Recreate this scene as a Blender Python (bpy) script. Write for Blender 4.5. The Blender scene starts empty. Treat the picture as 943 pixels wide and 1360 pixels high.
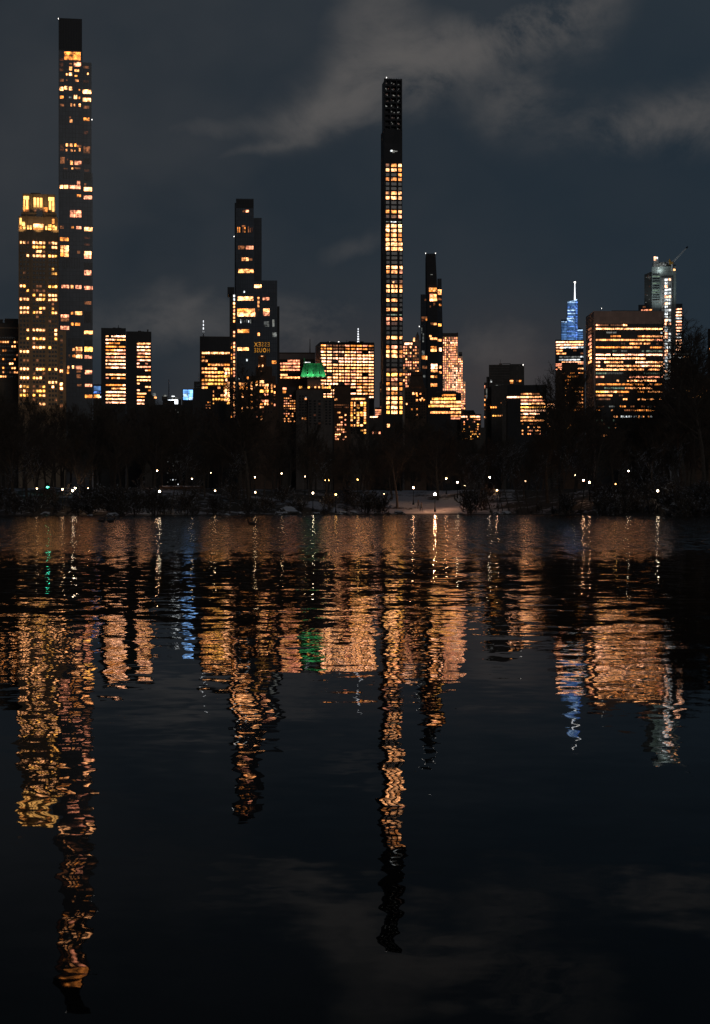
import bpy, bmesh, math, random
from mathutils import Vector, Matrix
random.seed(11)
R = math.radians
scn = bpy.context.scene
COL = scn.collection

# ------------------------------------------------------------------ camera
F = 2320.0          # focal length in photo pixels (943 x 1360)
EYE = 1.1           # eye height over the water
HOR = 676.0         # horizon row of the photo
CX = 471.5
cam_d = bpy.data.cameras.new('camera')
cam = bpy.data.objects.new('camera', cam_d)
COL.objects.link(cam)
cam.location = (0, 0, EYE)
cam.rotation_euler = (R(90), 0, 0)
cam_d.sensor_fit = 'VERTICAL'
cam_d.sensor_height = 24
cam_d.lens = F / 1360 * 24
cam_d.shift_y = -(680 - HOR) / 1360
cam_d.clip_start = 0.1
cam_d.clip_end = 30000
scn.camera = cam
scn.view_settings.view_transform = 'Standard'
scn.view_settings.look = 'None'
scn.view_settings.gamma = 1
scn.view_settings.exposure = 0
scn.view_settings.use_curve_mapping = False
cy = scn.cycles
cy.max_bounces = 5
cy.diffuse_bounces = 1
cy.glossy_bounces = 3
cy.transmission_bounces = 2
cy.transparent_max_bounces = 6
cy.sample_clamp_indirect = 6
cy.use_denoising = True
cy.use_light_tree = True
cy.caustics_reflective = False
cy.caustics_refractive = False

# ------------------------------------------------------------------ node helpers
class NT:
    def __init__(s, tree):
        s.t = tree
        tree.nodes.clear()
    def n(s, typ, **kw):
        nd = s.t.nodes.new(typ)
        ins = kw.pop('ins', {})
        for k, v in kw.items():
            setattr(nd, k, v)
        for k, v in ins.items():
            s.put(nd.inputs[k], v)
        return nd
    def put(s, sock, v):
        if isinstance(v, bpy.types.NodeSocket):
            s.t.links.new(v, sock)
        else:
            sock.default_value = v
    def m(s, op, a, b=None, c=None, clamp=False):
        nd = s.t.nodes.new('ShaderNodeMath'); nd.operation = op; nd.use_clamp = clamp
        for i, v in enumerate((a, b, c)):
            if v is not None: s.put(nd.inputs[i], v)
        return nd.outputs[0]
    def vm(s, op, a, b=None):
        nd = s.t.nodes.new('ShaderNodeVectorMath'); nd.operation = op
        s.put(nd.inputs[0], a)
        if b is not None: s.put(nd.inputs[1], b)
        return nd.outputs[0]
    def xyz(s, v):
        nd = s.t.nodes.new('ShaderNodeSeparateXYZ'); s.put(nd.inputs[0], v); return nd.outputs
    def comb(s, x, y, z):
        nd = s.t.nodes.new('ShaderNodeCombineXYZ')
        for i, v in enumerate((x, y, z)): s.put(nd.inputs[i], v)
        return nd.outputs[0]
    def noise(s, vec, scale, detail=2, rough=.5, dist=0):
        nd = s.n('ShaderNodeTexNoise', ins={'Vector': vec, 'Scale': scale, 'Detail': detail, 'Roughness': rough, 'Distortion': dist})
        return nd.outputs
    def ramp(s, fac, stops, interp='LINEAR'):
        nd = s.t.nodes.new('ShaderNodeValToRGB')
        nd.color_ramp.interpolation = interp
        el = nd.color_ramp.elements
        while len(el) < len(stops): el.new(.5)
        for e, (p, c) in zip(el, stops):
            e.position = p
            e.color = (c, c, c, 1) if isinstance(c, (int, float)) else (*c, 1)
        s.put(nd.inputs[0], fac)
        return nd.outputs[0]
    def mix(s, fac, a, b, blend='MIX'):
        nd = s.t.nodes.new('ShaderNodeMix'); nd.data_type = 'RGBA'; nd.blend_type = blend
        s.put(nd.inputs[0], fac)
        for i, v in ((6, a), (7, b)):
            s.put(nd.inputs[i], v if isinstance(v, bpy.types.NodeSocket) else (*v, 1))
        return nd.outputs[2]
    def rng(s, v, a, b, c, d, smooth=False):
        nd = s.t.nodes.new('ShaderNodeMapRange')
        if smooth: nd.interpolation_type = 'SMOOTHSTEP'
        for i, q in enumerate((v, a, b, c, d)): s.put(nd.inputs[i], q)
        return nd.outputs[0]

def new_mat(name):
    m = bpy.data.materials.new(name); m.use_nodes = True
    return m, NT(m.node_tree)

def finish(nt, bsdf, disp=None):
    out = nt.n('ShaderNodeOutputMaterial')
    nt.t.links.new(bsdf.outputs[0], out.inputs['Surface'])

# ------------------------------------------------------------------ sky
world = bpy.data.worlds.new('World'); scn.world = world; world.use_nodes = True
def build_world():
    nt = NT(world.node_tree)
    d = nt.n('ShaderNodeTexCoord').outputs['Generated']
    x, y, z = nt.xyz(d)
    # the night sky over a lit city: warm at the skyline, slate blue above
    base = nt.ramp(nt.m('MULTIPLY', nt.m('ABSOLUTE', z), 2.0), [
        (0.0, (.043, .035, .034)), (.07, (.031, .031, .035)), (.17, (.0195, .0268, .035)),
        (.40, (.0215, .0285, .037)), (.60, (.0245, .031, .039)), (1.0, (.017, .021, .028))])
    side = nt.rng(x, -.2, .2, 0, 1)
    base = nt.mix(nt.m('MULTIPLY', side, .7), base, nt.mix(1.0, base, (.66, .93, 1.08), 'MULTIPLY'))
    # cloud banks lit from below by the city
    warp = nt.noise(d, 9, 4, .55)[1]
    dw = nt.vm('ADD', d, nt.vm('MULTIPLY', nt.vm('SUBTRACT', warp, (.5, .5, .5)), (.075, .02, .055)))
    wx, wy, wz = nt.xyz(dw)
    total = None
    def blob(cx_, cz, lx, lz, tilt, w):
        nonlocal total
        ca, sa = math.cos(tilt), math.sin(tilt)
        dx = nt.m('SUBTRACT', wx, cx_); dz = nt.m('SUBTRACT', wz, cz)
        a = nt.m('DIVIDE', nt.m('ADD', nt.m('MULTIPLY', dx, ca), nt.m('MULTIPLY', dz, sa)), lx)
        b = nt.m('DIVIDE', nt.m('SUBTRACT', nt.m('MULTIPLY', dz, ca), nt.m('MULTIPLY', dx, sa)), lz)
        r2 = nt.m('ADD', nt.m('MULTIPLY', a, a), nt.m('MULTIPLY', b, b))
        g = nt.m('MULTIPLY', nt.m('POWER', 2.718, nt.m('MULTIPLY', r2, -1)), w)
        total = g if total is None else nt.m('ADD', total, g)
    def P(px, py): return (px - CX) / F, (HOR - py) / F * .985
    for px, py, lx, lz, tilt, w in [
        (415, 150, 60, 26, .35, 1.0), (480, 118, 90, 32, .25, 1.2), (570, 95, 100, 38, .1, 1.2), (640, 80, 90, 26, .3, 1.25), (505, 40, 55, 40, .7, .7), (735, 45, 70, 26, .35, 1.2),
        (690, 150, 46, 36, -.6, .75), (825, 175, 62, 32, .1, 1.0), (915, 162, 66, 34, .1, 1.0),
        (365, 195, 55, 10, .3, .5), (300, 165, 60, 16, .1, .3), (475, 330, 40, 12, .4, .3),
        (230, 425, 90, 34, .1, .8), (270, 395, 30, 8, .5, .35), (400, 430, 60, 34, .2, .75), (30, 460, 60, 30, .0, .4), (640, 450, 70, 40, 0, .35)]:
        a, b = P(px, py)
        blob(a, b, lx / F, lz / F, tilt, w)
    stretch = nt.vm('MULTIPLY', d, (1, 1, 1.45))
    fb = nt.noise(stretch, 15, 8, .63, .35)[0]
    fine = nt.rng(fb, .34, .66, .06, 1.7)
    mask = nt.m('SUBTRACT', 1, nt.m('POWER', 2.718, nt.m('MULTIPLY', nt.m('MULTIPLY', total, fine), -.85)))
    wide = nt.rng(nt.noise(stretch, 5, 4, .55)[0], .42, .72, 0, .22)
    mask = nt.m('MAXIMUM', mask, nt.m('MULTIPLY', wide, nt.rng(x, -.1, .15, 1, .35)))
    def hump(px, py, rx, ry):
        a, c = P(px, py); a = nt.m('DIVIDE', nt.m('SUBTRACT', x, a), rx / F); c = nt.m('DIVIDE', nt.m('SUBTRACT', z, c), ry / F)
        return nt.m('POWER', 2.718, nt.m('MULTIPLY', nt.m('ADD', nt.m('MULTIPLY', a, a), nt.m('MULTIPLY', c, c)), -1))
    gl = nt.m('ADD', nt.m('MULTIPLY', hump(420, 500, 120, 75), .7), nt.m('MULTIPLY', hump(670, 495, 130, 75), .7), clamp=True)
    base = nt.mix(nt.m('MULTIPLY', gl, nt.rng(fb, .3, .6, .5, 1)), base, (.050, .040, .039))
    col = nt.mix(mask, base, (.104, .099, .097))
    bg = nt.n('ShaderNodeBackground', ins={'Color': col, 'Strength': .95})
    sky = nt.n('ShaderNodeTexSky', sky_type='NISHITA', sun_disc=False, sun_elevation=R(-4), sun_rotation=R(200))
    bg2 = nt.n('ShaderNodeBackground', ins={'Color': sky.outputs[0], 'Strength': .05})
    add = nt.n('ShaderNodeAddShader')
    nt.t.links.new(bg.outputs[0], add.inputs[0]); nt.t.links.new(bg2.outputs[0], add.inputs[1])
    out = nt.n('ShaderNodeOutputWorld'); nt.t.links.new(add.outputs[0], out.inputs[0])
build_world()

sun_d = bpy.data.lights.new('fill_sun', 'SUN'); sun_d.energy = .10; sun_d.angle = R(12); sun_d.color = (1, .92, .86)  # added fill in place of city glow, brightens trees and facades
sun = bpy.data.objects.new('fill_sun', sun_d); COL.objects.link(sun)
sun.rotation_euler = (R(79), 0, R(18))

# ------------------------------------------------------------------ materials
MATS = {}
def facade(name, col, rough=.7, metal=0.0, floor=3.6, bay=2.4, line=.55, line_col=None, mortar=.12, spec=.5, dirt=.25):
    """a wall cut into storeys and bays by its joints, with mottled weathering"""
    m, nt = new_mat(name)
    o = nt.n('ShaderNodeTexCoord').outputs['Object']
    x, y, z = nt.xyz(o)
    u = nt.m('ADD', x, y)
    br = nt.n('ShaderNodeTexBrick', offset=0, squash=1, ins={
        'Vector': nt.comb(u, z, 0), 'Scale': 1, 'Mortar Size': mortar, 'Mortar Smooth': .3,
        'Brick Width': bay, 'Row Height': floor, 'Bias': 0})
    lc = line_col or tuple(c * line for c in col)
    br.inputs['Color1'].default_value = (*col, 1)
    br.inputs['Color2'].default_value = (*[c * .78 for c in col], 1)
    br.inputs['Mortar'].default_value = (*lc, 1)
    nz = nt.noise(nt.vm('MULTIPLY', o, (1, 1, .35)), .05, 5, .6)[0]
    c = nt.mix(1.0, br.outputs[0], nt.ramp(nz, [(.3, 1 - dirt), (.7, 1 + dirt * .4)]), 'MULTIPLY')
    b = nt.n('ShaderNodeBsdfPrincipled', ins={'Base Color': c, 'Roughness': rough, 'Metallic': metal, 'Specular IOR Level': spec})
    finish(nt, b); MATS[name] = m
    return m
def plain(name, col, rough=.7, metal=0, nscale=1.0, var=.25):
    m, nt = new_mat(name)
    o = nt.n('ShaderNodeTexCoord').outputs['Object']
    nz = nt.noise(o, nscale, 4, .6)[0]
    c = nt.mix(1.0, col, nt.ramp(nz, [(.3, 1 - var), (.7, 1 + var)]), 'MULTIPLY')
    b = nt.n('ShaderNodeBsdfPrincipled', ins={'Base Color': c, 'Roughness': rough, 'Metallic': metal})
    finish(nt, b); MATS[name] = m
    return m

facade('tall_glass', (.06, .072, .088), .22, .25, 4.2, 3.2, .5, mortar=.22)
facade('dark_glass', (.07, .08, .095), .25, .35, 4, 2.6, .55, mortar=.2)
facade('pale_glass', (.12, .14, .165), .22, .35, 4, 2.2, .6, mortar=.2)
facade('black_metal', (.030, .031, .034), .5, .2, 4, 1.6, .6, mortar=.25)
facade('limestone', (.44, .33, .225), .8, 0, 3.7, 2.2, .75, dirt=.3)
facade('brown_brick', (.17, .105, .07), .85, 0, 3.6, 2.0, .7)
facade('grey_brick', (.22, .185, .16), .85, 0, 3.6, 2.4, .7)
facade('dark_concrete', (.13, .115, .10), .8, 0, 3.6, 2.4, .7)
facade('brown_granite', (.36, .265, .225), .6, 0, 3.9, 3.0, .82)
facade('slim_concrete', (.055, .055, .058), .7, 0, 4.7, 9, .7)
facade('white_stone', (.55, .44, .36), .8, 0, 3.6, 1.8, .8)
facade('blue_glass', (.12, .20, .36), .25, .5, 4.2, 2.5, .6, mortar=.2)
plain('green_copper', (.035, .24, .11), .6, 0, .15, .4)
plain('steel', (.32, .32, .33), .45, .6)
plain('dark_steel', (.05, .05, .055), .5, .5)
plain('crane_paint', (.75, .75, .76), .5, .2)
plain('yellow_paint', (.55, .28, .03), .5)
plain('bark', (.10, .08, .062), .9, 0, 3, .4)
plain('twigs', (.10, .075, .055), .95, 0, 3, .3)
plain('rock', (.16, .145, .13), .85, 0, 1.2, .4)
plain('lamp_iron', (.02, .024, .022), .5, .3)
plain('coat_dark', (.018, .018, .022), .9)
plain('coat_grey', (.07, .066, .07), .9)
plain('skin', (.45, .28, .2), .6)
plain('hair', (.02, .014, .01), .7)
plain('feathers', (.05, .04, .033), .8, 0, 20, .4)
plain('bill', (.35, .25, .05), .5)

def snowy(name, col, lo):
    m, nt = new_mat(name)
    g = nt.n('ShaderNodeNewGeometry'); nz = nt.xyz(g.outputs['Normal'])[2]
    n1 = nt.noise(g.outputs['Position'], 1.1, 3, .6)[0]
    k = nt.rng(nt.m('ADD', nz, nt.m('MULTIPLY', nt.m('SUBTRACT', n1, .5), 1.6)), lo, lo + .3, 0, .85, True)
    finish(nt, nt.n('ShaderNodeBsdfPrincipled', ins={'Base Color': nt.mix(k, col, (.7, .7, .72)), 'Roughness': .9})); MATS[name] = m
snowy('snowy_twigs', (.09, .07, .055), .45)
snowy('snowy_bark', (.09, .072, .058), .55)

def lit(name, col, strength, scale=.34, contrast=.9):
    """a lit room behind glass: unevenly bright from lamps, blinds and furniture"""
    m, nt = new_mat(name)
    p = nt.n('ShaderNodeNewGeometry').outputs['Position']
    nz = nt.noise(p, scale, 2, .7)[0]
    nz2 = nt.n('ShaderNodeTexWhiteNoise', noise_dimensions='3D', ins={'Vector': nt.vm('FLOOR', nt.vm('MULTIPLY', p, (.3, .0, .26)))}).outputs[0]
    rnd = nt.n('ShaderNodeObjectInfo').outputs['Random']
    k = nt.m('MULTIPLY', nt.rng(nz, .36, .66, 1 - contrast, 1 + contrast * .4), nt.m('MULTIPLY', nt.rng(nz2, 0, 1, .4, 1.25), nt.rng(rnd, 0, 1, .7, 1.15)))
    warm = nt.mix(nt.m('MULTIPLY', nz2, .4), col, tuple(c * f for c, f in zip(col, (1.0, .80, .60))))
    b = nt.n('ShaderNodeBsdfPrincipled', ins={'Base Color': (.02, .02, .02, 1), 'Roughness': .2,
        'Emission Color': warm, 'Emission Strength': nt.m('MULTIPLY', k, strength)})
    finish(nt, b); m.cycles.emission_sampling = 'NONE'; MATS[name] = m
    return m
lit('room_bright', (1.0, .44, .175), 6.6)
lit('room_warm', (1.0, .38, .125), 4.4)
lit('room_amber', (1.0, .32, .06), 2.8)
lit('room_yellow', (1.0, .45, .09), 5.2)
lit('room_peach', (1.0, .35, .19), 3.4)
lit('room_dim', (1.0, .36, .14), .34)
lit('room_red', (1.0, .34, .18), .09)
lit('room_grey', (.75, .82, .80), .26)
lit('room_cool', (.86, .95, 1.0), 2.4)
lit('room_green', (.55, .85, .62), .34)
lit('room_blue', (.14, .33, 1.0), 1.8)
lit('crown_blue', (.15, .36, .85), .85, .1, .6)
lit('line_blue', (.42, .66, 1.0), 3.0)
lit('slot_gold', (1.0, .50, .13), 3.8, .1, .4)
lit('office_white', (1.0, .48, .28), 7.0)
lit('sign_white', (.80, .90, 1.0), 4.5, .1, .2)
lit('sign_gold', (1.0, .42, .03), .95, .1, .35)
lit('sign_gold_dim', (1.0, .44, .05), .5, .1, .45)
lit('screen_blue', (.16, .42, 1.0), 3.4, .1, .5)
KEY = dict(B='room_bright', W='room_warm', A='room_amber', Y='room_yellow', P='room_peach', D='room_dim', R='room_red', G='room_grey',
           C='room_cool', E='room_green', U='room_blue', O='office_white', S='slot_gold', L='line_blue', X='crown_blue', Z='sign_white', V='screen_blue')
m, nt = new_mat('dark_pane')
finish(nt, nt.n('ShaderNodeBsdfPrincipled', ins={'Base Color': (.008, .008, .01, 1), 'Roughness': .2})); MATS['dark_pane'] = m
KEY['K'] = 'dark_pane'
def glow(name, col, s, sampled=True):
    m, nt = new_mat(name)
    b = nt.n('ShaderNodeBsdfPrincipled', ins={'Base Color': (.6, .6, .6, 1), 'Emission Color': (*col, 1), 'Emission Strength': s})
    finish(nt, b)
    if not sampled: m.cycles.emission_sampling = 'NONE'
    MATS[name] = m
glow('globe_white', (1, .76, .50), 42)
glow('globe_warm', (1, .52, .26), 85)
glow('globe_bright', (1, .46, .24), 420)
glow('globe_soft', (1, .64, .34), 20)
glow('globe_amber', (1, .50, .12), 14)
glow('signal_green', (.04, 1, .55), 26)
glow('beacon_white', (1, .95, .88), 3, False)
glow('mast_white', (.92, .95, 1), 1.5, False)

# ------------------------------------------------------------------ mesh helpers
def tag(o, label=None, cat=None, group=None, kind=None):
    for k, v in (('label', label), ('category', cat), ('group', group), ('kind', kind)):
        if v: o[k] = v
    return o
def link(name, mesh, parent=None, loc=(0, 0, 0)):
    o = bpy.data.objects.new(name, mesh); COL.objects.link(o); o.location = loc
    if parent: o.parent = parent
    return o
def empty(name, loc, rz=0):
    o = bpy.data.objects.new(name, None); COL.objects.link(o); o.location = loc; o.rotation_euler = (0, 0, rz); o.empty_display_size = .5
    return o
class MB:
    def __init__(s): s.v = []; s.f = []; s.mi = []; s.mats = []
    def mat(s, m):
        if m not in s.mats: s.mats.append(m)
        return s.mats.index(m)
    def face(s, idx, m): s.f.append(idx); s.mi.append(s.mat(m))
    def box(s, x0, x1, y0, y1, z0, z1, m):
        b = len(s.v)
        s.v += [(x0, y0, z0), (x1, y0, z0), (x1, y1, z0), (x0, y1, z0), (x0, y0, z1), (x1, y0, z1), (x1, y1, z1), (x0, y1, z1)]
        for q in ((0, 1, 5, 4), (1, 2, 6, 5), (2, 3, 7, 6), (3, 0, 4, 7), (4, 5, 6, 7), (3, 2, 1, 0)):
            s.face(tuple(b + i for i in q), m)
    def hull(s, bot, top, m):
        """prism between two loops of the same length"""
        b = len(s.v); n = len(bot); s.v += list(bot) + list(top)
        for i in range(n):
            j = (i + 1) % n
            s.face((b + i, b + j, b + n + j, b + n + i), m)
        s.face(tuple(b + n + i for i in range(n)), m)
        s.face(tuple(b + n - 1 - i for i in range(n)), m)
    def tube(s, p0, p1, r0, r1, m, n=6):
        p0 = Vector(p0); p1 = Vector(p1); d = (p1 - p0).normalized()
        a = d.orthogonal().normalized(); c = d.cross(a)
        s.hull([tuple(p0 + (a * math.cos(t) + c * math.sin(t)) * r0) for t in [2 * math.pi * i / n for i in range(n)]],
               [tuple(p1 + (a * math.cos(t) + c * math.sin(t)) * r1) for t in [2 * math.pi * i / n for i in range(n)]], m)
    def lathe(s, prof, m, n=12, c=(0, 0, 0)):
        b = len(s.v)
        for r, z in prof:
            for i in range(n):
                t = 2 * math.pi * i / n
                s.v.append((c[0] + r * math.cos(t), c[1] + r * math.sin(t), c[2] + z))
        for k in range(len(prof) - 1):
            for i in range(n):
                j = (i + 1) % n
                s.face((b + k * n + i, b + k * n + j, b + (k + 1) * n + j, b + (k + 1) * n + i), m)
        s.face(tuple(b + n - 1 - i for i in range(n)), m)
        s.face(tuple(b + (len(prof) - 1) * n + i for i in range(n)), m)
    def mesh(s, name):
        me = bpy.data.meshes.new(name); me.from_pydata(s.v, [], s.f)
        for m in s.mats: me.materials.append(MATS[m])
        me.polygons.foreach_set('material_index', s.mi); me.update()
        return me
    def build(s, name, parent=None, loc=(0, 0, 0)): return link(name, s.mesh(name), parent, loc)

# ------------------------------------------------------------------ buildings
BASE = 5.5
WIN_CACHE = {}
class Building:
    def __init__(s, name, label, Y, pc, yaw=0, cat='building', group=None):
        s.Y, s.pc = Y, pc
        X = (pc - CX) / F * Y
        th = math.atan2(X, Y)
        s.sx = Y / math.cos(0) * math.cos(th) / F / math.cos(R(yaw)) if False else (Y / F) * math.cos(th) / math.cos(R(yaw))
        s.root = empty(name, (X, Y, BASE), -th + R(yaw))
        tag(s.root, label, cat, group)
        s.wins = []
        s.tr = (0, 0, 1)
    def crop(s, ox, oy, k): s.tr = (ox, oy, k)
    def X(s, x): return (s.tr[0] + x * s.tr[2] - s.pc) * s.sx
    def Z(s, y): return EYE + (HOR - (s.tr[1] + y * s.tr[2])) / F * s.Y - BASE
    def block(s, part, x0, x1, yt, mat, yb=None, front=0, depth=28, slope=0, parapet=True, kind=None):
        """a storeyed block from the ground (or row yb) up to row yt"""
        mb = MB(); a, b = s.X(x0), s.X(x1); z1 = s.Z(yt); z0 = 0 if yb is None else s.Z(yb)
        if slope:
            z2 = s.Z(yt + slope)
            mb.hull([(a, front, z0), (b, front, z0), (b, front + depth, z0), (a, front + depth, z0)],
                    [(a, front, z1), (b, front, z2), (b, front + depth, z2), (a, front + depth, z1)], mat)
        else:
            mb.box(a, b, front, front + depth, z0, z1, mat)
            if parapet and b - a > 6 and depth > 6:
                t = .5
                mb.box(a, b, front, front + t, z1, z1 + 1.1, mat)
                mb.box(a, a + t, front + t, front + depth, z1, z1 + 1.1, mat)
                mb.box(b - t, b, front + t, front + depth, z1, z1 + 1.1, mat)
        return mb.build(part, s.root)
    def prism(s, part, pts, mat, front=0, depth=20):
        mb = MB()
        p = [(s.X(x), s.Z(y)) for x, y in pts]
        mb.hull([(x, front, z) for x, z in p], [(x, front + depth, z) for x, z in p], mat)
        return mb.build(part, s.root)
    def frustum(s, part, x0, x1, yb, X0, X1, yt, mat, front=0, depth=20, inset=5):
        mb = MB(); z0, z1 = s.Z(yb), s.Z(yt)
        mb.hull([(s.X(x0), front, z0), (s.X(x1), front, z0), (s.X(x1), front + depth, z0), (s.X(x0), front + depth, z0)],
                [(s.X(X0), front + inset, z1), (s.X(X1), front + inset, z1), (s.X(X1), front + depth - inset, z1), (s.X(X0), front + depth - inset, z1)], mat)
        return mb.build(part, s.root)
    def w(s, x0, y0, x1, y1, key, front=0):
        s.wins.append((s.X(x0), s.X(x1), s.Z(y1), s.Z(y0), key, front))
    def wl(s, text, front=0):
        """list of windows: 'x0 y0 x1 y1 key; ...'"""
        for t in text.split(';'):
            q = t.split()
            if len(q) == 5: s.w(*map(float, q[:4]), q[4], front)
    def rows(s, x0, x1, ys, h, n, gap=.12, p=.8, keys='BBWWA', front=0, dark=False, run=.55):
        """ribbons of office windows, lit in runs"""
        bw = (x1 - x0) / n; y_off = h * .1; h *= .8
        for y in ys:
            on = random.random() < p; k = random.choice(keys)
            for i in range(n):
                if random.random() > run:
                    on = random.random() < p; k = random.choice(keys)
                if on: s.w(x0 + i * bw + bw * gap / 2, y, x0 + (i + 1) * bw - bw * gap / 2, y + h, k, front)
                elif dark: s.w(x0 + i * bw + bw * gap / 2, y, x0 + (i + 1) * bw - bw * gap / 2, y + h, 'K', front)
    def clutter(s, x0, x1, yt, n=4, hmax=10, front=0, depth=20, mat='dark_concrete'):
        """plant rooms, tanks and ducts on a roof"""
        z = s.Z(yt); a, b = s.X(x0), s.X(x1)
        for i in range(n):
            w_ = random.uniform(.08, .25) * (b - a); c = random.uniform(a + w_ / 2 + 1, b - w_ / 2 - 1)
            h = random.uniform(.3, 1) * hmax * s.Y / F
            y0 = front + 3 + random.random() * depth * .3
            mb = MB(); mb.box(c - w_ / 2, c + w_ / 2, y0, y0 + depth * .4, z, z + h, mat)
            mb.box(c - w_ / 2 - .2, c + w_ / 2 + .2, y0 - .2, y0 + depth * .4 + .2, z + h, z + h + .3, mat)
            mb.build('roof_unit', s.root)
    def mast(s, x, y0, y1, r=.6, mat='mast_white', part='antenna', front=6, bands=0):
        mb = MB(); a = s.X(x); z0, z1 = s.Z(y0), s.Z(y1)
        if bands:
            for i in range(bands):
                u0 = z0 + (z1 - z0) * i / bands; u1 = z0 + (z1 - z0) * (i + 1) / bands
                f = 1 - .6 * i / bands
                mb.tube((a, front, u0), (a, front, u0 + (u1 - u0) * .6), r * f, r * f, mat, 6)
                mb.tube((a, front, u0 + (u1 - u0) * .6), (a, front, u1), r * f * .7, r * f * .7, 'steel', 6)
        else:
            mb.tube((a, front, z0), (a, front, z1), r, r * .45, mat, 6)
        return mb.build(part, s.root)
    def beacon(s, x, y, r=.9,  mat='beacon_white', front=1):
        mb = MB(); a, z = s.X(x), s.Z(y); r *= .6
        mb.lathe([(r * .3, -r * 2), (r * .35, -r * .8), (r, -r * .5), (r, r * .5), (r * .4, r)], mat, 8, (a, front, z))
        return mb.build('roof_light', s.root)
    def done(s):
        ws = s.wins
        if not ws: return s
        ws.sort(key=lambda q: (q[4] == 'K', q[4] in 'RG', -(q[1] - q[0]) * (q[3] - q[2])))
        def piece(mb, q, cx=0, cy=0, cz=0):
            mb.box(q[0] - cx, q[1] - cx, q[5] - .22 - cy, q[5] + .1 - cy, q[2] - cz, q[3] - cz, KEY[q[4]])
        for q in ws[:100]:
            c = ((q[0] + q[1]) / 2, q[5], (q[2] + q[3]) / 2)
            k = (round(q[1] - q[0], 1), round(q[3] - q[2], 1), q[4])
            if k not in WIN_CACHE:
                mb = MB(); mb.box(-k[0] / 2, k[0] / 2, -.22, .1, -k[1] / 2, k[1] / 2, KEY[q[4]])
                WIN_CACHE[k] = mb.mesh('window')
            link('window', WIN_CACHE[k], s.root, c)
        if len(ws) > 100:
            mb = MB()
            for q in ws[100:]: piece(mb, q)
            tag(mb.build('window', s.root), kind='stuff')
        return s

def grid_text(b, cols, y0, pitch, h, text, front=0):
    """rows of window keys, one character per column, '.' dark pane, ' ' none"""
    for k, row in enumerate(text.split('|')):
        for c, ch in zip(cols, row.ljust(len(cols), '.')):
            if ch == ' ': continue
            b.w(c[0], y0 + pitch * k, c[1], y0 + pitch * k + h, 'K' if ch == '.' else ch, front)

# --- 1 dark block at the left edge
b = Building('apartment_block', 'dark low apartment block at the left edge beside the gold-crowned tower', 1500, 10)
b.crop(0, 240, .2545)
b.block('wall', -120, 97, 752, 'dark_concrete', depth=34)
b.block('cornice', -122, 97.5, 765, 'limestone', 772, -.6, 1, parapet=False)
b.block('penthouse', 25, 96, 722, 'dark_concrete', 752, 6, 18)
b.clutter(-60, 60, 752, 4, 8)
b.rows(-110, 95, [815 + 22.5 * i for i in range(10)], 11, 17, .35, .28, 'AAWWWBD', run=.3, dark=True)
b.done()

# --- 2 stone tower with the lit gold crown
b = Building('stone_tower', 'tan stone apartment tower with a glowing golden stepped crown', 1450, 51)
b.crop(0, 240, .2545)
b.block('tower_body', 97, 306, 262, 'limestone', depth=40)
b.block('side_wing', 306, 346, 782, 'limestone', depth=26, front=6)
b.block('crown_shoulder', 97, 302, 185, 'limestone', 262, 2, 36, parapet=False)
b.block('crown_shoulder', 110, 296, 164, 'limestone', 185, 3, 30, parapet=False)
b.block('crown', 118, 288, 72, 'limestone', 164, 4, 26)
b.block('roof_unit', 160, 212, 62, 'dark_steel', 72, 8, 12)
for x in (118, 152, 170, 224, 248, 284): b.block('pier', x, x + 4.5, 68, 'limestone', 164, 3.4, 1, parapet=False)
for x in (97, 136, 232, 298): b.block('pier', x, x + 4.5, 175 if 100 < x < 290 else 190, 'limestone', 262, 1.2, 1, parapet=False)
for x in (97, 160, 240, 301): b.block('pier', x, x + 4, 262, 'limestone', None, -.6, .7, parapet=False)
b.wl('123 78 151 95 S;123 98 130 150 S;136 95 147 145 S;176 85 187 134 S;192 85 203 134 S;208 85 221 134 S;253 80 283 98 S;256 100 268 145 S;273 100 283 155 S;124 132 150 158 A;224 134 250 158 A;178 142 218 156 D', 4)  # gold slots and base panes give the crown's flood glow by emission
b.wl('190 150 222 184 K;150 200 165 220 A;252 200 262 220 A', 3)
b.wl('103 195 113 230 S;115 215 130 235 S;174 224 226 242 B;175 245 226 262 A;142 232 150 262 S;155 232 165 262 S;236 234 246 262 S;252 225 268 240 Y;252 245 268 264 Y;275 230 285 262 Y;288 235 296 264 S;103 236 113 255 A;120 240 132 260 S;272 195 284 220 A', 2)
C_ = [(104, 116), (121, 133), (139, 151), (171, 184), (188, 201), (205, 218), (222, 236), (253, 266), (270, 282), (285, 298)]
T_ = ['BBD BBBB DBB', '... YYYY .BB', '... .BBD ...', '..B BBBB YBY', '... .... ...', '... .... ...', '... .... .Y.', '.D. .... .YY', '... .... ...', '... .... ...',
      'BY. .DD. YYY', '..Y DDDD ...', '... Y.BY BBB', 'BBB .BBY BBB', '... .... .D.', 'BBB ..YB .Y.', 'BBB YBB. .YB', '... .D.. ...', '... .... D..', '... .... ...',
      '..B BBBB ..B', '... .... ..B', '..Y BYYB ..Y', '... D... ...', '... BBBB Y..', 'BBB .... ...', '... .... ...', '.DD .D.. ...', '... .... ...', 'BBB .BBY Y.B',
      '... D..D ...', 'BBB YBB. ...', '... .... BBB', 'BYY D.DY .B.', 'DBD DYYY ...', 'YYY Y.YB ...', '.D. D... ..D', '... ..BB ...']
grid_text(b, [(x0 + .8, x1 - .8) for x0, x1 in C_], 318, 22.75, 11.5, '|'.join(t.replace(' ', '') for t in T_))
grid_text(b, [(314, 328)], 800, 22.75, 14, '.|D|.|.|.|.|.|.|B|.|.|B|B|.|.|.|D', 6)
for x, y, e in ((60, 135, 900), (200, 135, 1100), (345, 135, 900)): pass
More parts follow.
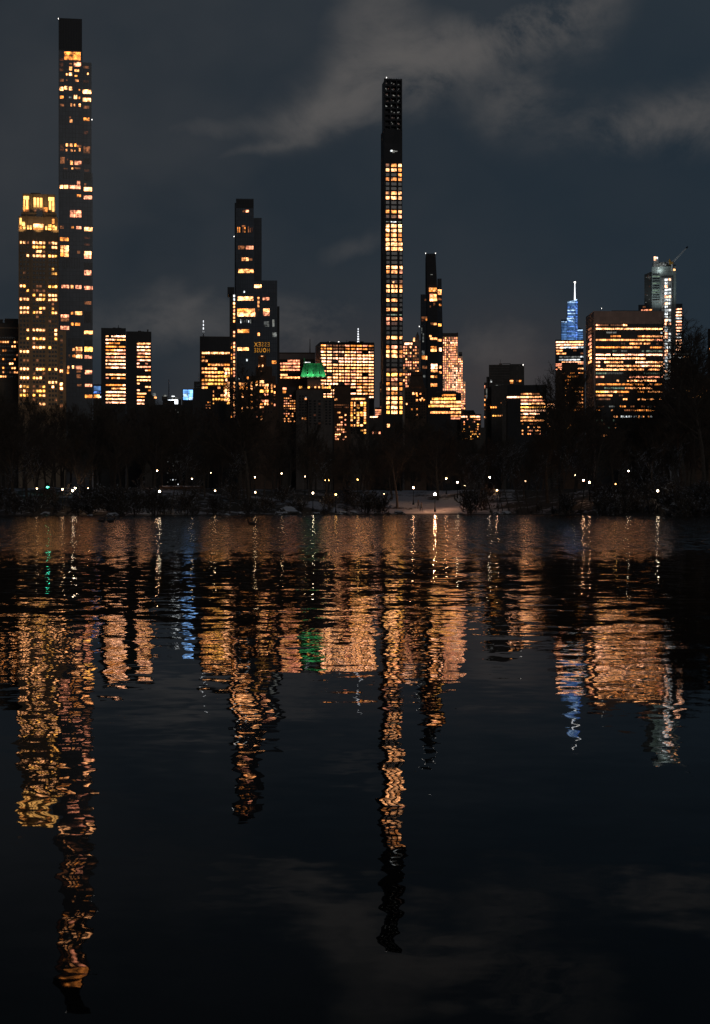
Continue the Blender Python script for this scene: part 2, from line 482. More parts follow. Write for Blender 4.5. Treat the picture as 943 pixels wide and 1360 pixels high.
b.done(); STONE = b

# --- 3 the supertall behind it
b = Building('supertall_tower', 'tallest dark glass tower with a black louvred top behind the golden crown', 1700, 100.5, cat='skyscraper')
b.crop(0, 0, .2545)
b.block('tower_body', 306, 430, 270, 'tall_glass', depth=30)
b.block('side_bay', 430, 478, 327, 'tall_glass', depth=26, front=2)
b.block('lower_body', 312, 436, 900, 'tall_glass', None, -.5, 8, parapet=False)
b.block('lower_bay', 436, 484, 900, 'tall_glass', None, 1.5, 8, parapet=False)
b.block('louvred_top', 306, 428, 103, 'black_metal', 270, .3, 28)
for i in range(14): b.block('louvre', 309 + i * 8.4, 312.5 + i * 8.4, 106, 'dark_steel', 268, -.1, .5, parapet=False)
b.clutter(315, 420, 103, 3, 3, 0, 16, 'dark_steel')
b.beacon(306, 99, .9); b.beacon(480, 620, .7)
b.wl('336 272 376 290 A;379 272 420 290 A;336 293 376 314 A;379 293 420 314 A;386 324 422 346 P;312 306 332 320 R;362 330 376 342 D;312 330 330 350 R;362 350 376 368 W;345 385 352 396 W;360 380 376 396 B;390 362 412 374 W;390 392 404 400 A;392 414 410 426 W;312 355 330 375 R;345 415 352 424 D;312 415 332 428 D;310 457 330 475 B;336 452 352 470 B;360 454 377 472 B;411 465 418 473 A;386 496 402 516 B;314 503 332 517 A;360 505 374 513 G;411 505 418 515 A;368 540 376 556 W;385 543 393 556 W;411 541 421 556 W;314 545 334 557 D;362 610 370 622 D;364 624 378 640 W')
b.wl('344 750 355 765 W;365 750 380 765 W;388 750 398 765 A;400 756 424 768 D;412 772 420 778 A;314 755 334 775 R;314 778 334 790 R;343 780 352 790 W;370 780 380 790 W;388 782 393 790 W;412 780 420 790 W;316 822 338 856 D;350 830 356 838 D;366 840 380 860 W;390 840 424 860 P;332 878 352 884 D;374 876 382 884 W;390 874 420 882 D')
for i in range(11): b.w(330 + i * 8.5, 890, 333 + i * 8.5, 936, 'K', -.5)
b.wl('432 464 476 484 B;432 507 474 526 B;436 548 466 562 D;436 610 466 626 A;438 680 460 696 R;436 340 464 352 D;455 375 463 385 W;436 415 464 428 R;436 760 470 796 D;440 822 470 850 K;440 880 466 892 R', 2)
b.w(438, 899, 476, 940, 'K', 1.5)
b.wl('313 968 330 986 B;336 968 355 986 B;364 968 391 986 P;393 968 420 986 P;402 945 418 963 P;402 1015 422 1028 A;366 1098 393 1114 P;396 1098 424 1114 P;366 1116 393 1134 P;396 1116 424 1134 P', -.5)
b.wl('438 974 480 994 B;440 955 450 965 D;438 1018 480 1036 P', 1.5)
b.crop(0, 240, .2545)
b.wl('314 238 333 252 D;372 238 385 250 A;398 238 424 252 P;314 298 332 316 A;336 298 358 316 A;316 340 332 358 W;336 340 358 358 B;316 360 332 376 W;336 360 358 376 B;316 380 332 396 A;336 380 358 398 W;403 366 418 380 D;322 546 360 562 P;370 546 383 564 W;394 546 408 564 P;410 546 424 564 P;318 700 360 715 P;318 718 360 735 D;316 760 360 778 P;371 685 383 698 A;392 683 428 700 W;371 742 383 756 A;392 742 418 756 A;396 868 428 888 W;396 890 428 904 D;396 908 428 926 B;352 966 362 982 W;376 966 386 980 B;396 966 428 984 P;350 985 360 1008 A;400 990 425 1000 D;400 1010 420 1030 D;403 1062 425 1072 D;358 908 366 922 D;378 908 390 922 A;378 875 388 888 W', -.5)
b.wl('440 240 482 260 B;440 366 476 386 B;440 388 476 404 P;440 465 476 490 P;440 548 484 566 P;440 628 476 644 D;440 782 484 798 W;442 866 484 890 Y;442 910 480 926 P;444 988 480 1008 P;444 1060 480 1074 P;444 1116 482 1132 A;440 326 470 336 R;440 290 470 300 R;440 680 476 740 K', 1.5)
for i in range(11): b.w(328 + i * 8.5, 400, 331 + i * 8.5, 460, 'K', -.5); b.w(356 + i * 6.5, 822, 359 + i * 6.5, 866, 'K', -.5)
b.w(438, 425, 482, 460, 'K', 1.5); b.w(438, 830, 482, 860, 'K', 1.5)
b.done()

# --- 3b small rooftop with blue light
b = Building('blue_lit_block', 'small block with a deep blue lit top between two towers', 1900, 129)
b.crop(0, 240, .2545)
b.block('wall', 486, 529, 1068, 'dark_concrete', depth=20)
b.block('sign_band', 488, 527, 1070, 'dark_steel', 1112, -.6, .6, parapet=False)
b.wl('489 1072 526 1096 X;489 1099 526 1110 U', -.6); b.wl('489 1117 500 1133 A;503 1117 519 1133 W;521 1124 527 1132 C')
b.mast(512, 1068, 1054, .4, 'steel')
b.done()

# --- 4 twin dark slabs
for nm, lab, x0, x1, yt, wx0, wx1, ys, n in [
    ('slab_tower', 'black office slab with bright window rows, taller of a pair left of the sky gap', 528, 657, 774, 552, 655, [808 + 18.2 * i for i in range(20)], 7),
    ('slab_tower', 'black office slab with a narrow bright window strip, shorter of a pair', 658, 790, 792, 715, 786, [846 + 17.4 * i for i in range(19)], 5)]:
    b = Building(nm, lab, 1900, (x0 + x1) / 2 * .2545)
    b.crop(0, 240, .2545)
    b.block('wall', x0, x1, yt, 'black_metal', depth=34)
    b.clutter(x0 + 10, x1 - 10, yt, 3, 3)
    b.rows(wx0, wx1, ys, 9.2, n, .08, .84, 'OOOBBWPA', run=.7, dark=True)
    if x0 < 600: b.mast(618, 774, 750, .5, 'dark_steel')
    else: b.clutter(700, 780, yt, 2, 5)
    b.done()
b = Building('low_block', 'small dark roof stepping down right of the twin black slabs', 1700, 199)
b.block('wall', 192, 206, 526, 'dark_concrete', depth=20); b.block('penthouse', 194, 201, 521, 'dark_concrete', 526, 3, 8); b.wl('203 522 207 526 G;205 527 208 529 W')
b.done()

b = Building('gap_block', 'dim narrow block speckled with tiny white lights under the white sign', 1750, 226)
b.block('wall', 206, 246, 539, 'black_metal', depth=20)
b.block('roof_unit', 218, 232, 533, 'dark_concrete', 538, 3, 8)
for i in range(34):
    for j in range(7):
        if random.random() < .2: b.w(215.2 + j * 3.4 + random.random(), 543 + i * 3 + random.random(), 216.6 + j * 3.4, 544.8 + i * 3, random.choice('CGGGG'))
b.done()

# --- 5 white sign roof + blue cube
b = Building('sign_topped_block', 'low roof with a blazing white sign and thin mast in the sky gap', 2100, 229)
b.crop(0, 240, .2545)
b.block('wall', 850, 945, 1145, 'dark_concrete', depth=20)
b.block('penthouse', 845, 875, 1128, 'grey_brick', 1145, 4, 8)
b.w(876, 1143, 929, 1165, 'Z'); b.mast(881, 1145, 1035, .8, 'steel')
b.wl('895 1123 912 1127 C;897 1132 930 1138 G;850 1118 872 1126 G', 0)
b.done()
b = Building('glowing_cube_block', 'small block with a pale blue glowing glass corner', 1800, 255)
b.crop(240, 250, .2353)
b.block('wall', 8, 112, 1140, 'dark_concrete', depth=22)
b.block('roof', 75, 112, 1095, 'grey_brick', 1140, 4, 10)
b.wl('14 1138 40 1158 V;14 1160 40 1178 L;14 1180 40 1194 V;43 1138 68 1158 V;43 1160 68 1178 V;43 1180 68 1194 L;70 1133 110 1138 L', 0)
b.mast(103, 1140, 1040, .35, 'steel')
b.done()

# --- 6 office with top lit row
b = Building('office_tower', 'dark-topped office tower with thin mast left of the stepped glass tower', 2000, 286)
b.crop(240, 250, .2353)
b.block('wall', 108, 282, 842, 'brown_brick', depth=32)
b.block('roof_band', 110, 280, 840, 'black_metal', 918, -.4, 1, parapet=False)
b.rows(118, 278, [925], 13, 5, .12, 1, 'BW', run=1)
b.rows(118, 278, [948 + 21.6 * i for i in range(14)], 13, 9, .22, .62, 'WAAWBY', run=.6, dark=True)
for i in range(10):
    for x in (250, 266):
        if random.random() < .85: b.w(x, 1018 + 19 * i, x + 12, 1031 + 19 * i, random.choice('BBO'), -.5)
b.mast(128, 842, 795, 1.0, 'steel'); b.mast(128, 835, 735, .8, 'mast_white', 'antenna', 6.5, 5)
b.done()
b = Building('low_block', 'squat black block hiding the foot of the dark-topped office tower', 1600, 272)
b.crop(240, 250, .2353)
b.block('wall', 68, 182, 1138, 'black_metal', depth=20); b.block('wing', 182, 280, 1225, 'dark_concrete', depth=18)
b.rows(140, 190, [1205 + 16 * i for i in range(3)], 8, 5, .3, .45, 'DAW', run=.2)
b.clutter(75, 175, 1138, 2, 3)
b.done()

# --- 7 thin flank tower
b = Building('narrow_apartment_tower', 'thin dark apartment tower with a projecting top against the stepped glass tower', 1550, 308)
b.crop(240, 250, .2353)
b.block('wall', 276, 310, 600, 'dark_concrete', depth=24)
b.block('top_box', 264, 303, 566, 'black_metal', 600, -1.5, 22)
for i in range(34):
    y = 602 + 20.5 * i
    if random.random() < .78: b.w(297, y, 306, y + 12, random.choice('BBWP') if i > 1 else 'C')
    if i > 12 and random.random() < .6: b.w(284, y + 4, 290, y + 16, random.choice('DAR'))
    b.w(279, y, 283, y + 10, 'K')
b.done()

# --- 8 stepped glass tower
b = Building('stepped_glass_tower', 'slate glass tower with stepped shoulders behind the mirrored gold sign', 1650, 341, cat='skyscraper')
b.crop(240, 250, .2353)
b.block('tower_body', 312, 412, 66, 'pale_glass', depth=34)
b.block('flank', 304, 312, 80, 'dark_glass', depth=30, front=3)
b.block('tower_crown', 314, 411, 64, 'black_metal', 112, -.35, 1, parapet=False)
b.block('shoulder', 412, 457, 170, 'dark_glass', depth=28, front=4)
b.block('lower_shoulder', 457, 545, 525, 'pale_glass', depth=28, front=2)
b.block('lower_front', 412, 457, 525, 'pale_glass', depth=4, front=1)
b.block('side_fin', 545, 558, 662, 'black_metal', depth=28, front=5)
b.block('edge_fin', 308, 316, 880, 'steel', 1196, -3, 2.4, parapet=False)
b.beacon(301, 272, .6)
b.wl('350 124 362 136 D;368 124 384 136 P;324 326 366 345 D;368 326 410 345 P;345 392 364 410 W;368 392 384 410 B;386 396 404 408 D;326 457 366 478 W;368 457 410 478 W;322 612 365 634 B;367 612 410 634 B;320 680 368 699 A;370 680 418 699 W;320 702 368 724 B;370 702 420 724 B;322 797 350 816 W;353 797 386 816 A;322 899 350 916 B;353 899 384 916 W;328 1098 375 1115 W;334 1118 375 1135 A;370 964 378 976 C;372 1068 384 1078 W;355 580 362 590 C;345 210 365 218 D')
for i in range(9): b.w(320 + i * 10, 217 + random.random() * 8, 325 + i * 10, 250, random.choice('DDRAK'), 0)
for i in range(8): b.w(326 + i * 11, 738 + random.random() * 10, 331 + i * 11, 766 - random.random() * 10, random.choice('GGKDC'), 0)
b.wl('416 543 455 561 B;434 614 444 628 W;434 635 444 650 W;434 655 444 670 W;434 680 444 692 D;434 815 446 832 W', 1)
b.wl('464 614 500 630 P;466 678 501 697 B;466 700 501 718 P;470 750 500 780 G;518 812 542 838 G;518 740 530 780 G;515 972 541 990 A', 2)
b.done()

# --- 9 brick hotel below the sign and the sign itself
b = Building('brick_hotel', 'stepped brick hotel scattered with lit windows under the mirrored gold sign', 1450, 343)
b.crop(290, 440, .09544)
b.block('centre_wall', 420, 800, 640, 'brown_brick', depth=24)
b.block('setback_wall', 520, 750, 500, 'brown_brick', 640, 4, 16)
b.block('roof_house', 555, 665, 345, 'brown_brick', 500, 6, 10)
b.block('wing', 275, 420, 830, 'brown_brick', depth=20, front=2)
b.block('wing', 800, 840, 730, 'brown_brick', depth=20, front=2)
b.clutter(640, 780, 640, 2, 6)
b.wl('560 462 578 488 W;608 462 626 488 B;595 332 628 347 B;590 545 605 556 D', 3.9)
b.wl('448 700 472 728 W;450 745 470 768 W;450 790 472 815 B;450 880 474 905 W;452 925 470 940 D;452 965 472 985 A;520 690 545 722 A;522 735 545 755 B;578 685 634 720 B;578 735 598 760 B;612 735 630 760 W;645 735 695 765 B;640 780 660 802 W;676 780 694 802 W;580 815 630 850 Y;645 815 695 850 Y;735 815 756 850 Y;732 735 755 765 W;734 780 752 800 W;772 748 790 778 W;774 835 792 865 W;640 868 660 890 P;676 868 694 890 P;596 955 630 982 P;645 955 695 982 P;580 1000 618 1020 A;640 995 662 1025 B;676 995 694 1025 W;735 1000 752 1018 A;774 1010 794 1038 P;580 1045 600 1066 B;612 1045 630 1062 W;772 880 790 900 D;772 930 790 948 R;455 1050 480 1075 W;525 1180 545 1200 P;585 1180 605 1200 A;590 1215 612 1235 B;525 1045 545 1060 D', 0)
for i in range(11):
    for j in range(9):
        if random.random() < .8: b.w(455 + j * 39, 690 + i * 42, 475 + j * 39, 712 + i * 42, random.choice('KKKKKR'), .03)
b.wl('325 860 345 880 A;325 900 348 920 B;318 1055 340 1080 W;398 1050 440 1075 B;325 1095 345 1115 B;285 650 300 665 C;398 630 418 660 A', 1.9)
b.done()
def text_mesh(txt, size, mat, mirror):
    c = bpy.data.curves.new('lettering', 'FONT'); c.body = txt; c.size = size; c.extrude = .15; c.align_x = 'CENTER'; c.space_character = 1.2
    c.resolution_u = 2; c.offset = 0
    t = bpy.data.objects.new('t', c); COL.objects.link(t)
    dg = bpy.context.evaluated_depsgraph_get(); dg.update()
    me = bpy.data.meshes.new_from_object(t.evaluated_get(dg))
    bpy.data.objects.remove(t); bpy.data.curves.remove(c)
    M = Matrix.Rotation(R(90), 4, 'X')
    if mirror: M = Matrix.Scale(-1, 4, (1, 0, 0)) @ M
    me.transform(M)
    if mirror: me.flip_normals()
    me.materials.clear(); me.materials.append(MATS[mat]); me.name = 'lettering'
    return me
Ys = 1447
sx = (348 - CX) / F * Ys; sz = lambda py: EYE + (HOR - py) / F * Ys
sg = tag(empty('rooftop_sign', (sx, Ys, sz(474)), -math.atan2(sx, Ys)), 'golden rooftop sign of two mirrored words above the brick hotel', 'sign')
k = Ys / F
mb = MB()
for i in range(8): mb.box((-10.5 + i * 3) * k - .12, (-10.5 + i * 3) * k + .12, .5, .75, 0, 19.5 * k, 'dark_steel')
for h in (3.6, 10.2, 12.6, 19.3): mb.box(-11 * k, 11 * k, .5, .7, h * k - .1, h * k + .1, 'dark_steel')
mb.build('frame', sg)
for txt, y, s, mm in (('ESSEX', 467.2 - 7, 8.2, 'sign_gold_dim'), ('HOUSE', 467.9, 8.2, 'sign_gold')):
    o = link('lettering', text_mesh(txt, s * k, mm, True), sg, (0, .3, (474 - y) * k))
    xs = [v.co.x for v in o.data.vertices]; w_ = max(xs) - min(xs)
    o.data.transform(Matrix.Diagonal((20.5 * k / w_, 1, 1, 1)))

# --- 10 office with spots
b = Building('wide_office_block', 'broad office block with white roof spots left of the green roof', 2000, 395)
b.crop(360, 430, .1697)
b.block('wall', 60, 345, 232, 'brown_brick', depth=30)
b.block('roof_band', 62, 343, 236, 'brown_granite', 278, -.4, 1, parapet=False)
for x in (95, 157, 202): b.beacon(x, 228, .9)
b.mast(305, 232, 115, .7, 'brown_brick')
b.rows(72, 225, [283, 305, 330, 354, 394, 415], 15, 8, .1, .85, 'PPWBW', run=.8, dark=True)
b.rows(255, 310, [300], 5, 2, .1, 1, 'C')
b.done()

# --- 11 green mansard roof and its hotel
b = Building('green_roof_hotel', 'pale stepped hotel with an uplit green copper mansard roof', 1480, 416)
b.crop(360, 430, .1697)
b.block('lower_wall', 196, 412, 530, 'grey_brick', depth=30)
b.block('front_bay', 290, 405, 590, 'grey_brick', depth=8, front=-4)
b.block('terrace_wall', 205, 470, 505, 'brown_brick', 530, 4, 22)
b.block('wing', 412, 482, 590, 'grey_brick', depth=22, front=3)
b.block('upper_wall', 283, 388, 414, 'brown_granite', 505, 6, 22)
b.frustum('mansard_roof', 233, 428, 414, 258, 404, 312, 'green_copper', 2, 26, 4)
mb = MB()
for i in range(9):
    u = i / 8
    x0_, x1_ = b.X(233 + 195 * u), b.X(258 + 146 * u); z0_, z1_ = b.Z(414), b.Z(312)
    mb.tube((x0_, 1.95, z0_), (x1_, 5.95, z1_), .35, .3, 'green_copper', 4)
mb.build('roof_ribs', b.root)
for x in (285, 331, 378):
    b.block('dormer', x - 7, x + 7, 372, 'green_copper', 402, .6, 6, parapet=False); b.w(x - 4, 378, x + 4, 396, 'K', .6)
b.block('roof_ridge', 256, 406, 305, 'green_copper', 312, 5, 20, parapet=False)
for x in (260, 395): b.frustum('finial', x - 6, x + 6, 330, x - 2, x + 2, 262, 'green_copper', 4, 3, 1)
b.block('eave', 230, 431, 414.5, 'brown_granite', 420, 1, 28, parapet=False)
b.wl('220 486 241 504 Y;288 488 303 502 Y;340 488 352 500 W;370 488 382 500 W;398 470 410 503 Y;412 490 432 503 W;435 490 448 503 Y;450 482 466 503 Y', 4)
for i in range(9):
    for j in range(3):
        b.w(220 + j * 22, 560 + 22 * i, 234 + j * 22, 572 + 22 * i, 'W' if random.random() < .04 else 'K')
    for j in range(3):
        b.w(298 + j * 36, 600 + 22 * i, 316 + j * 36, 613 + 22 * i, 'R' if random.random() < .1 else 'K', -4)
    for j in range(2):
        b.w(425 + j * 28, 600 + 22 * i, 441 + j * 28, 612 + 22 * i, 'K', 3)
b.wl('262 735 275 750 A;340 760 355 776 A;270 570 277 588 C', 0)
b.done(); GREEN = b
b = Building('apartment_block', 'small dark block peppered with amber windows left of the green-roofed hotel', 1500, 383.5)
b.crop(360, 430, .1697)
b.block('wall', 88, 194, 505, 'dark_concrete', depth=20); b.block('penthouse', 92, 125, 492, 'grey_brick', 505, 3, 10)
b.wl('92 500 120 516 P;92 525 116 542 A')
b.rows(98, 192, [560 + 20 * i for i in range(11)], 9, 6, .35, .6, 'AWDPW', run=.2, dark=True)
b.done()

# --- 12 big gridded office
b = Building('gridded_office_tower', 'black office tower with a bright full grid of windows and white mast', 1900, 461.5, yaw=7)
b.crop(360, 430, .1697)
b.block('wall', 385, 808, 152, 'black_metal', depth=50)
b.clutter(420, 760, 152, 4, 4, 0, 30, 'dark_steel')
cols = [392 + 46.6 * i for i in range(9)]
for r in range(17):
    y = 166 + 25 * r
    base = random.choice('OOOBBW') if r > 1 else 'D'
    for i, c in enumerate(cols):
        if r == 13 and i < 5: continue
        q = random.random()
        k_ = base if q < .7 else random.choice('OBWP')
        if q > .88: k_ = random.choice('KDKA')
        w_ = 18 if random.random() < .35 else 19
        if r < 2: k_ = random.choice('DAAP')
        elif 8 <= r <= 11 and i in (4, 5) and random.random() < .7: k_ = 'P'
        b.w(c, y, c + 17, y + 11, k_); b.w(c + 20, y, c + 37, y + 11, k_ if random.random() < .9 else 'W')
for i in range(12): b.block('mullion', 386 + i * 38.2, 389 + i * 38.2, 156, 'black_metal', 600, -.5, .5, parapet=False) if i in (0, 11) else None
b.mast(688, 152, 135, 1.3, 'steel'); b.mast(688, 140, 22, 1.0, 'mast_white', 'antenna', 6.5, 6)
b.beacon(458, 146, .8); b.beacon(530, 144, 1.2); b.mast(598, 152, 122, .4, 'dark_steel')
b.done()

# --- 13 brown pair in front
b = Building('blank_brown_block', 'blank brown wall below the gridded office tower', 1500, 454)
b.crop(360, 430, .1697)
b.block('wall', 492, 622, 500, 'brown_brick', depth=20); b.clutter(500, 610, 500, 2, 2)
b.wl('497 585 520 600 W')
b.rows(496, 610, [632, 650], 10, 8, .3, .5, 'RDR', run=.3, dark=True)
b.rows(500, 590, [690 + 19 * i for i in range(12)], 12, 6, .3, .5, 'PBDWR', run=.2)
b.done()
b = Building('lit_apartment_block', 'brick block with a glowing top floor and yellow window columns', 1520, 477)
b.crop(360, 430, .1697)
b.block('wall', 612, 768, 575, 'grey_brick', depth=24)
b.block('roof_rail', 625, 744, 566, 'dark_steel', 575, 3, 12)
b.rows(627, 741, [582], 15, 4, .06, 1, 'BW', run=.7)
for i in range(13):
    y = 612 + 19.6 * i
    for x0, x1, p in ((607, 613, .95), (624, 638, .9), (650, 658, .5), (672, 690, .6), (700, 718, .7), (726, 742, .88)):
        b.w(x0, y, x1, y + 13, random.choice('YYBWA') if random.random() < p * (1 if i < 8 else .55) else 'K')
b.done()
b = Building('low_lit_block', 'low dark roof with a thin lit line left of the slim supertall', 1700, 499)
b.crop(360, 430, .1697)
b.block('wall', 770, 872, 735, 'dark_concrete', depth=20); b.block('upper_wall', 812, 866, 660, 'dark_concrete', 735, 8, 10)
b.block('slab_wall', 850, 874, 450, 'grey_brick', depth=20, front=12)
b.w(775, 725, 832, 733, 'O', 0); b.rows(815, 862, [668, 684, 700, 716], 9, 4, .1, .85, 'PPWB', 8); b.rows(788, 860, [845], 20, 3, .4, .7, 'DPW')
for i in range(11): b.w(856, 470 + 17 * i, 862, 479 + 17 * i, random.choice('RDK'), 12)
b.done()

# --- 15 slim supertall
b = Building('slim_supertall', 'pencil thin concrete tower with three columns of large square windows', 1750, 522.5, yaw=8, cat='skyscraper')
b.crop(480, 90, .1764)
b.block('wall', 172, 308, 470, 'slim_concrete', depth=26)
b.block('lower_wall', 165, 311, 1300, 'slim_concrete', depth=20, front=-.35, parapet=False)
# open frame at the top: posts and ring beams with the stair core inside
for x in (172, 215, 262, 298): b.block('frame_post', x, x + 9, 82, 'slim_concrete', 470, 0, 2, parapet=False)
for i in range(10): b.block('frame_beam', 172, 307, 84 + 43 * i, 'slim_concrete', 97 + 43 * i, -.06, 2.1, parapet=False)
b.block('core', 176, 303, 90, 'black_metal', 470, 5, 16, parapet=False)
for i in range(9):
    for x0, x1 in ((183, 214), (226, 260), (273, 296)):
        if i > 4 and x0 == 183: continue
        for q in range(3):
            xx = random.uniform(x0, x1 - 9); yy = 100 + 43 * i + random.uniform(0, 20)
            b.w(xx, yy, xx + random.uniform(3, 9), yy + random.uniform(3, 9), random.choice('GGR'), 4.95)
for i in range(8): b.block('roof_rod', 178 + 17 * i, 180 + 17 * i, 74, 'dark_steel', 84, 1, .4, parapet=False)
b.beacon(190, 73, .7)
b.wl('218 620 232 632 C;234 622 250 640 G;252 625 270 632 G')
C_ = [(185, 209), (225, 263), (278, 302)]
for y, t in ((722, 'DAB'), (757, 'BBA'), (793, '..A'), (826, 'AAA'), (862, '...'), (897, '...'), (931, 'WWB'), (967, 'WBB'), (1002, '...'), (1037, '...'), (1070, 'AAB'), (1107, 'RDP'), (1177, 'BBB'), (1212, 'BBB'), (1247, 'AWA')):
    grid_text(b, C_, y + 2, 35, 22, t)
for y, t in ((1282, 'WBA'), (1317, 'BBW'), (1352, 'BBB')): grid_text(b, C_, y + 2, 35, 22, t, -.35)
b.wl('186 1157 210 1163 G;222 1157 262 1164 C;278 1158 300 1162 E')
b.crop(480, 320, .1912)
C_ = [(174, 195), (209, 248), (265, 283)]
for y, t in ((10, 'BBB'), (42, 'BWB'), (75, '...'), (106, '...'), (138, '...'), (172, 'BBB'), (203, 'AWP'), (235, '...'), (270, 'KRD'), (303, 'WWA'), (335, 'BBB'), (367, '...'), (400, 'WW.'), (432, '...'), (465, 'WW.'), (530, 'PWP'), (562, 'PR.'), (595, '...'), (627, '...'),
             (660, 'WWW'), (693, '...'), (725, 'APD'), (757, 'WWA'), (788, 'BBW'), (820, '...'), (850, '...'), (885, 'RD.'), (917, 'YYA'), (950, 'DPR'), (982, 'ADA'), (1015, 'BBA'), (1047, 'DAR'), (1080, 'BBY'), (1112, 'BBY'), (1144, 'YBY'), (1178, 'YBY')):
    grid_text(b, C_, y + 2, 30, 20, t, -.35)
b.wl('216 282 226 292 B;205 509 248 517 E;176 510 196 516 G;264 510 280 516 E;215 892 228 906 B;178 1272 196 1296 B', -.35)
b.done()

# --- 16 lit old stepped office
b = Building('stepped_stone_office', 'floodlit peach stone office with a bright corner finial right of the slim supertall', 1900, 546)
b.crop(480, 320, .1912)
b.block('wall', 288, 355, 702, 'white_stone', depth=22)
b.block('wing', 355, 412, 695, 'white_stone', depth=20, front=2)
b.block('corner_turret', 378, 402, 655, 'grey_brick', 695, 4, 10); b.frustum('turret_cap', 380, 400, 655, 388, 393, 628, 'grey_brick', 5, 7, 3)
b.frustum('finial', 358, 374, 700, 366, 370, 668, 'white_stone', 1, 4, 1.5)
b.wl('300 708 353 721 O', 0); b.wl('360 672 371 697 B', 1)
for i in range(14):
    for x in (292, 307, 322, 337): b.w(x, 732 + 21 * i, x + 9, 743 + 21 * i, random.choice('PPWBDK'))
    for x in (360, 374, 389): b.w(x, 732 + 21 * i, x + 8, 742 + 21 * i, random.choice('PWDK'), 2)
b.done()

# --- 17 hotel with pyramid roof
b = Building('pyramid_roofed_hotel', 'dark brown hotel with a steep chateau roof at the foot of the slanted tower', 1460, 552)
b.crop(480, 320, .1912)
b.block('wall', 300, 452, 1030, 'brown_brick', depth=26)
b.block('upper_wall', 325, 440, 1008, 'brown_brick', 1030, 3, 18)
b.frustum('steep_roof', 330, 436, 1008, 345, 422, 930, 'brown_brick', 4, 18, 3)
b.block('roof_parapet', 343, 424, 912, 'brown_brick', 930, 6, 12)
for x in (345, 418): b.frustum('pinnacle', x - 4, x + 4, 930, x - 1, x + 1, 898, 'brown_brick', 5, 3, 1)
b.wl('350 1020 360 1030 W;368 1020 375 1030 D;385 1020 392 1030 W;402 1020 412 1030 B', 3)
for i in range(10):
    for x in (310, 328, 346, 364, 382, 400, 418, 434):
        b.w(x, 1050 + 19 * i, x + 9, 1061 + 19 * i, 'B' if random.random() < .05 else ('A' if random.random() < .06 else 'K'))
b.wl('354 1052 368 1068 B;378 1052 388 1066 W;404 1056 416 1066 W;380 1100 392 1114 W;404 1098 416 1112 B;430 1100 440 1112 A')
b.done()

# --- 18 slanted black tower
b = Building('slanted_black_tower', 'black glass tower with a leaning wedge top between shoulders', 1700, 574, cat='skyscraper')
b.crop(480, 320, .1912)
b.prism('wedge_top', [(447, 86), (515, 86), (527, 330), (527, 380), (460, 380)], 'black_metal', 2, 22)
b.block('tower_body', 458, 528, 378, 'black_metal', depth=28)
b.block('left_shoulder', 411, 458, 376, 'dark_glass', depth=24, front=3)
b.block('right_shoulder', 528, 557, 258, 'dark_glass', depth=20, front=4)
b.prism('right_flank', [(557, 300), (567, 700), (567, 1100), (557, 1100)], 'dark_glass', 5, 18)
b.prism('left_fin', [(444, 120), (448, 90), (460, 376), (444, 376)], 'dark_glass', 6, 10)
b.beacon(446, 84, .6); b.beacon(515, 84, .6); b.beacon(402, 592, .6)
b.wl('470 325 495 338 W;498 325 522 338 A;470 340 495 352 A;498 340 522 352 W;474 368 498 386 P;500 370 522 386 W;474 388 524 400 W;476 402 500 418 B;503 402 525 418 W;480 568 500 584 D;503 570 522 584 W;472 655 488 668 W;478 672 498 686 B;501 672 527 686 W;482 732 522 748 A;482 750 522 768 W;484 855 527 872 O;484 874 527 890 O;484 896 527 912 W;482 935 504 950 W;508 935 526 950 A;482 990 526 1002 W;482 1004 526 1011 A;480 232 494 236 G;476 450 484 462 D;500 430 512 450 D', 0)
b.wl('438 400 450 412 D;418 524 455 538 D;418 540 440 555 R;446 538 456 552 A;420 760 438 790 G;420 795 440 820 A;444 798 457 822 W;424 866 455 885 D;430 930 444 945 G;424 640 434 700 G;416 600 422 640 G', 3)
b.wl('531 335 556 350 W;531 352 556 370 W;533 392 556 408 D;540 435 555 448 A;533 572 556 590 Y;532 680 556 694 W;540 740 556 764 O;540 865 556 882 B;540 905 556 918 W', 4)
b.done()

# --- 19 pale stepped tower
b = Building('pale_stepped_tower', 'floodlit pale stone slab tower with stepped right side', 2100, 602)
b.crop(480, 320, .1912)
b.block('wall', 560, 671, 662, 'white_stone', depth=34)
b.block('shoulder', 671, 703, 800, 'white_stone', depth=30, front=3)
b.block('lower_shoulder', 703, 723, 975, 'white_stone', depth=26, front=6)
b.block('roof_parapet', 560, 672, 646, 'black_metal', 664, -.4, 30)
b.block('roof_unit', 676, 700, 768, 'dark_steel', 800, 6, 10)
b.frustum('roof_mast', 655, 671, 646, 664, 670, 634, 'dark_steel', 2, 6, 2)
for i in range(31):
    y = 670 + 16.2 * i
    for j in range(8):
        x = 568 + j * 13
        br_ = 'O' if (y > 850 and x > 620) or i == 2 else ('P' if random.random() < .7 else 'W')
        b.w(x, y, x + 6.5, y + 9.5, br_ if random.random() < .8 else 'D')
    for j in range(3):
        if y > 805: b.w(673 + j * 11, y, 679 + j * 11, y + 9.5, random.choice('OPPW') if random.random() < .82 else 'D', 3)
    for j in range(2):
        if y > 985: b.w(705 + j * 9, y, 710 + j * 9, y + 9.5, random.choice('WPD'), 6)
for j in range(9): b.block('pier', 564 + j * 13, 567 + j * 13, 664, 'white_stone', 1180, -.5, .5, parapet=False)
b.done(); PALE = b

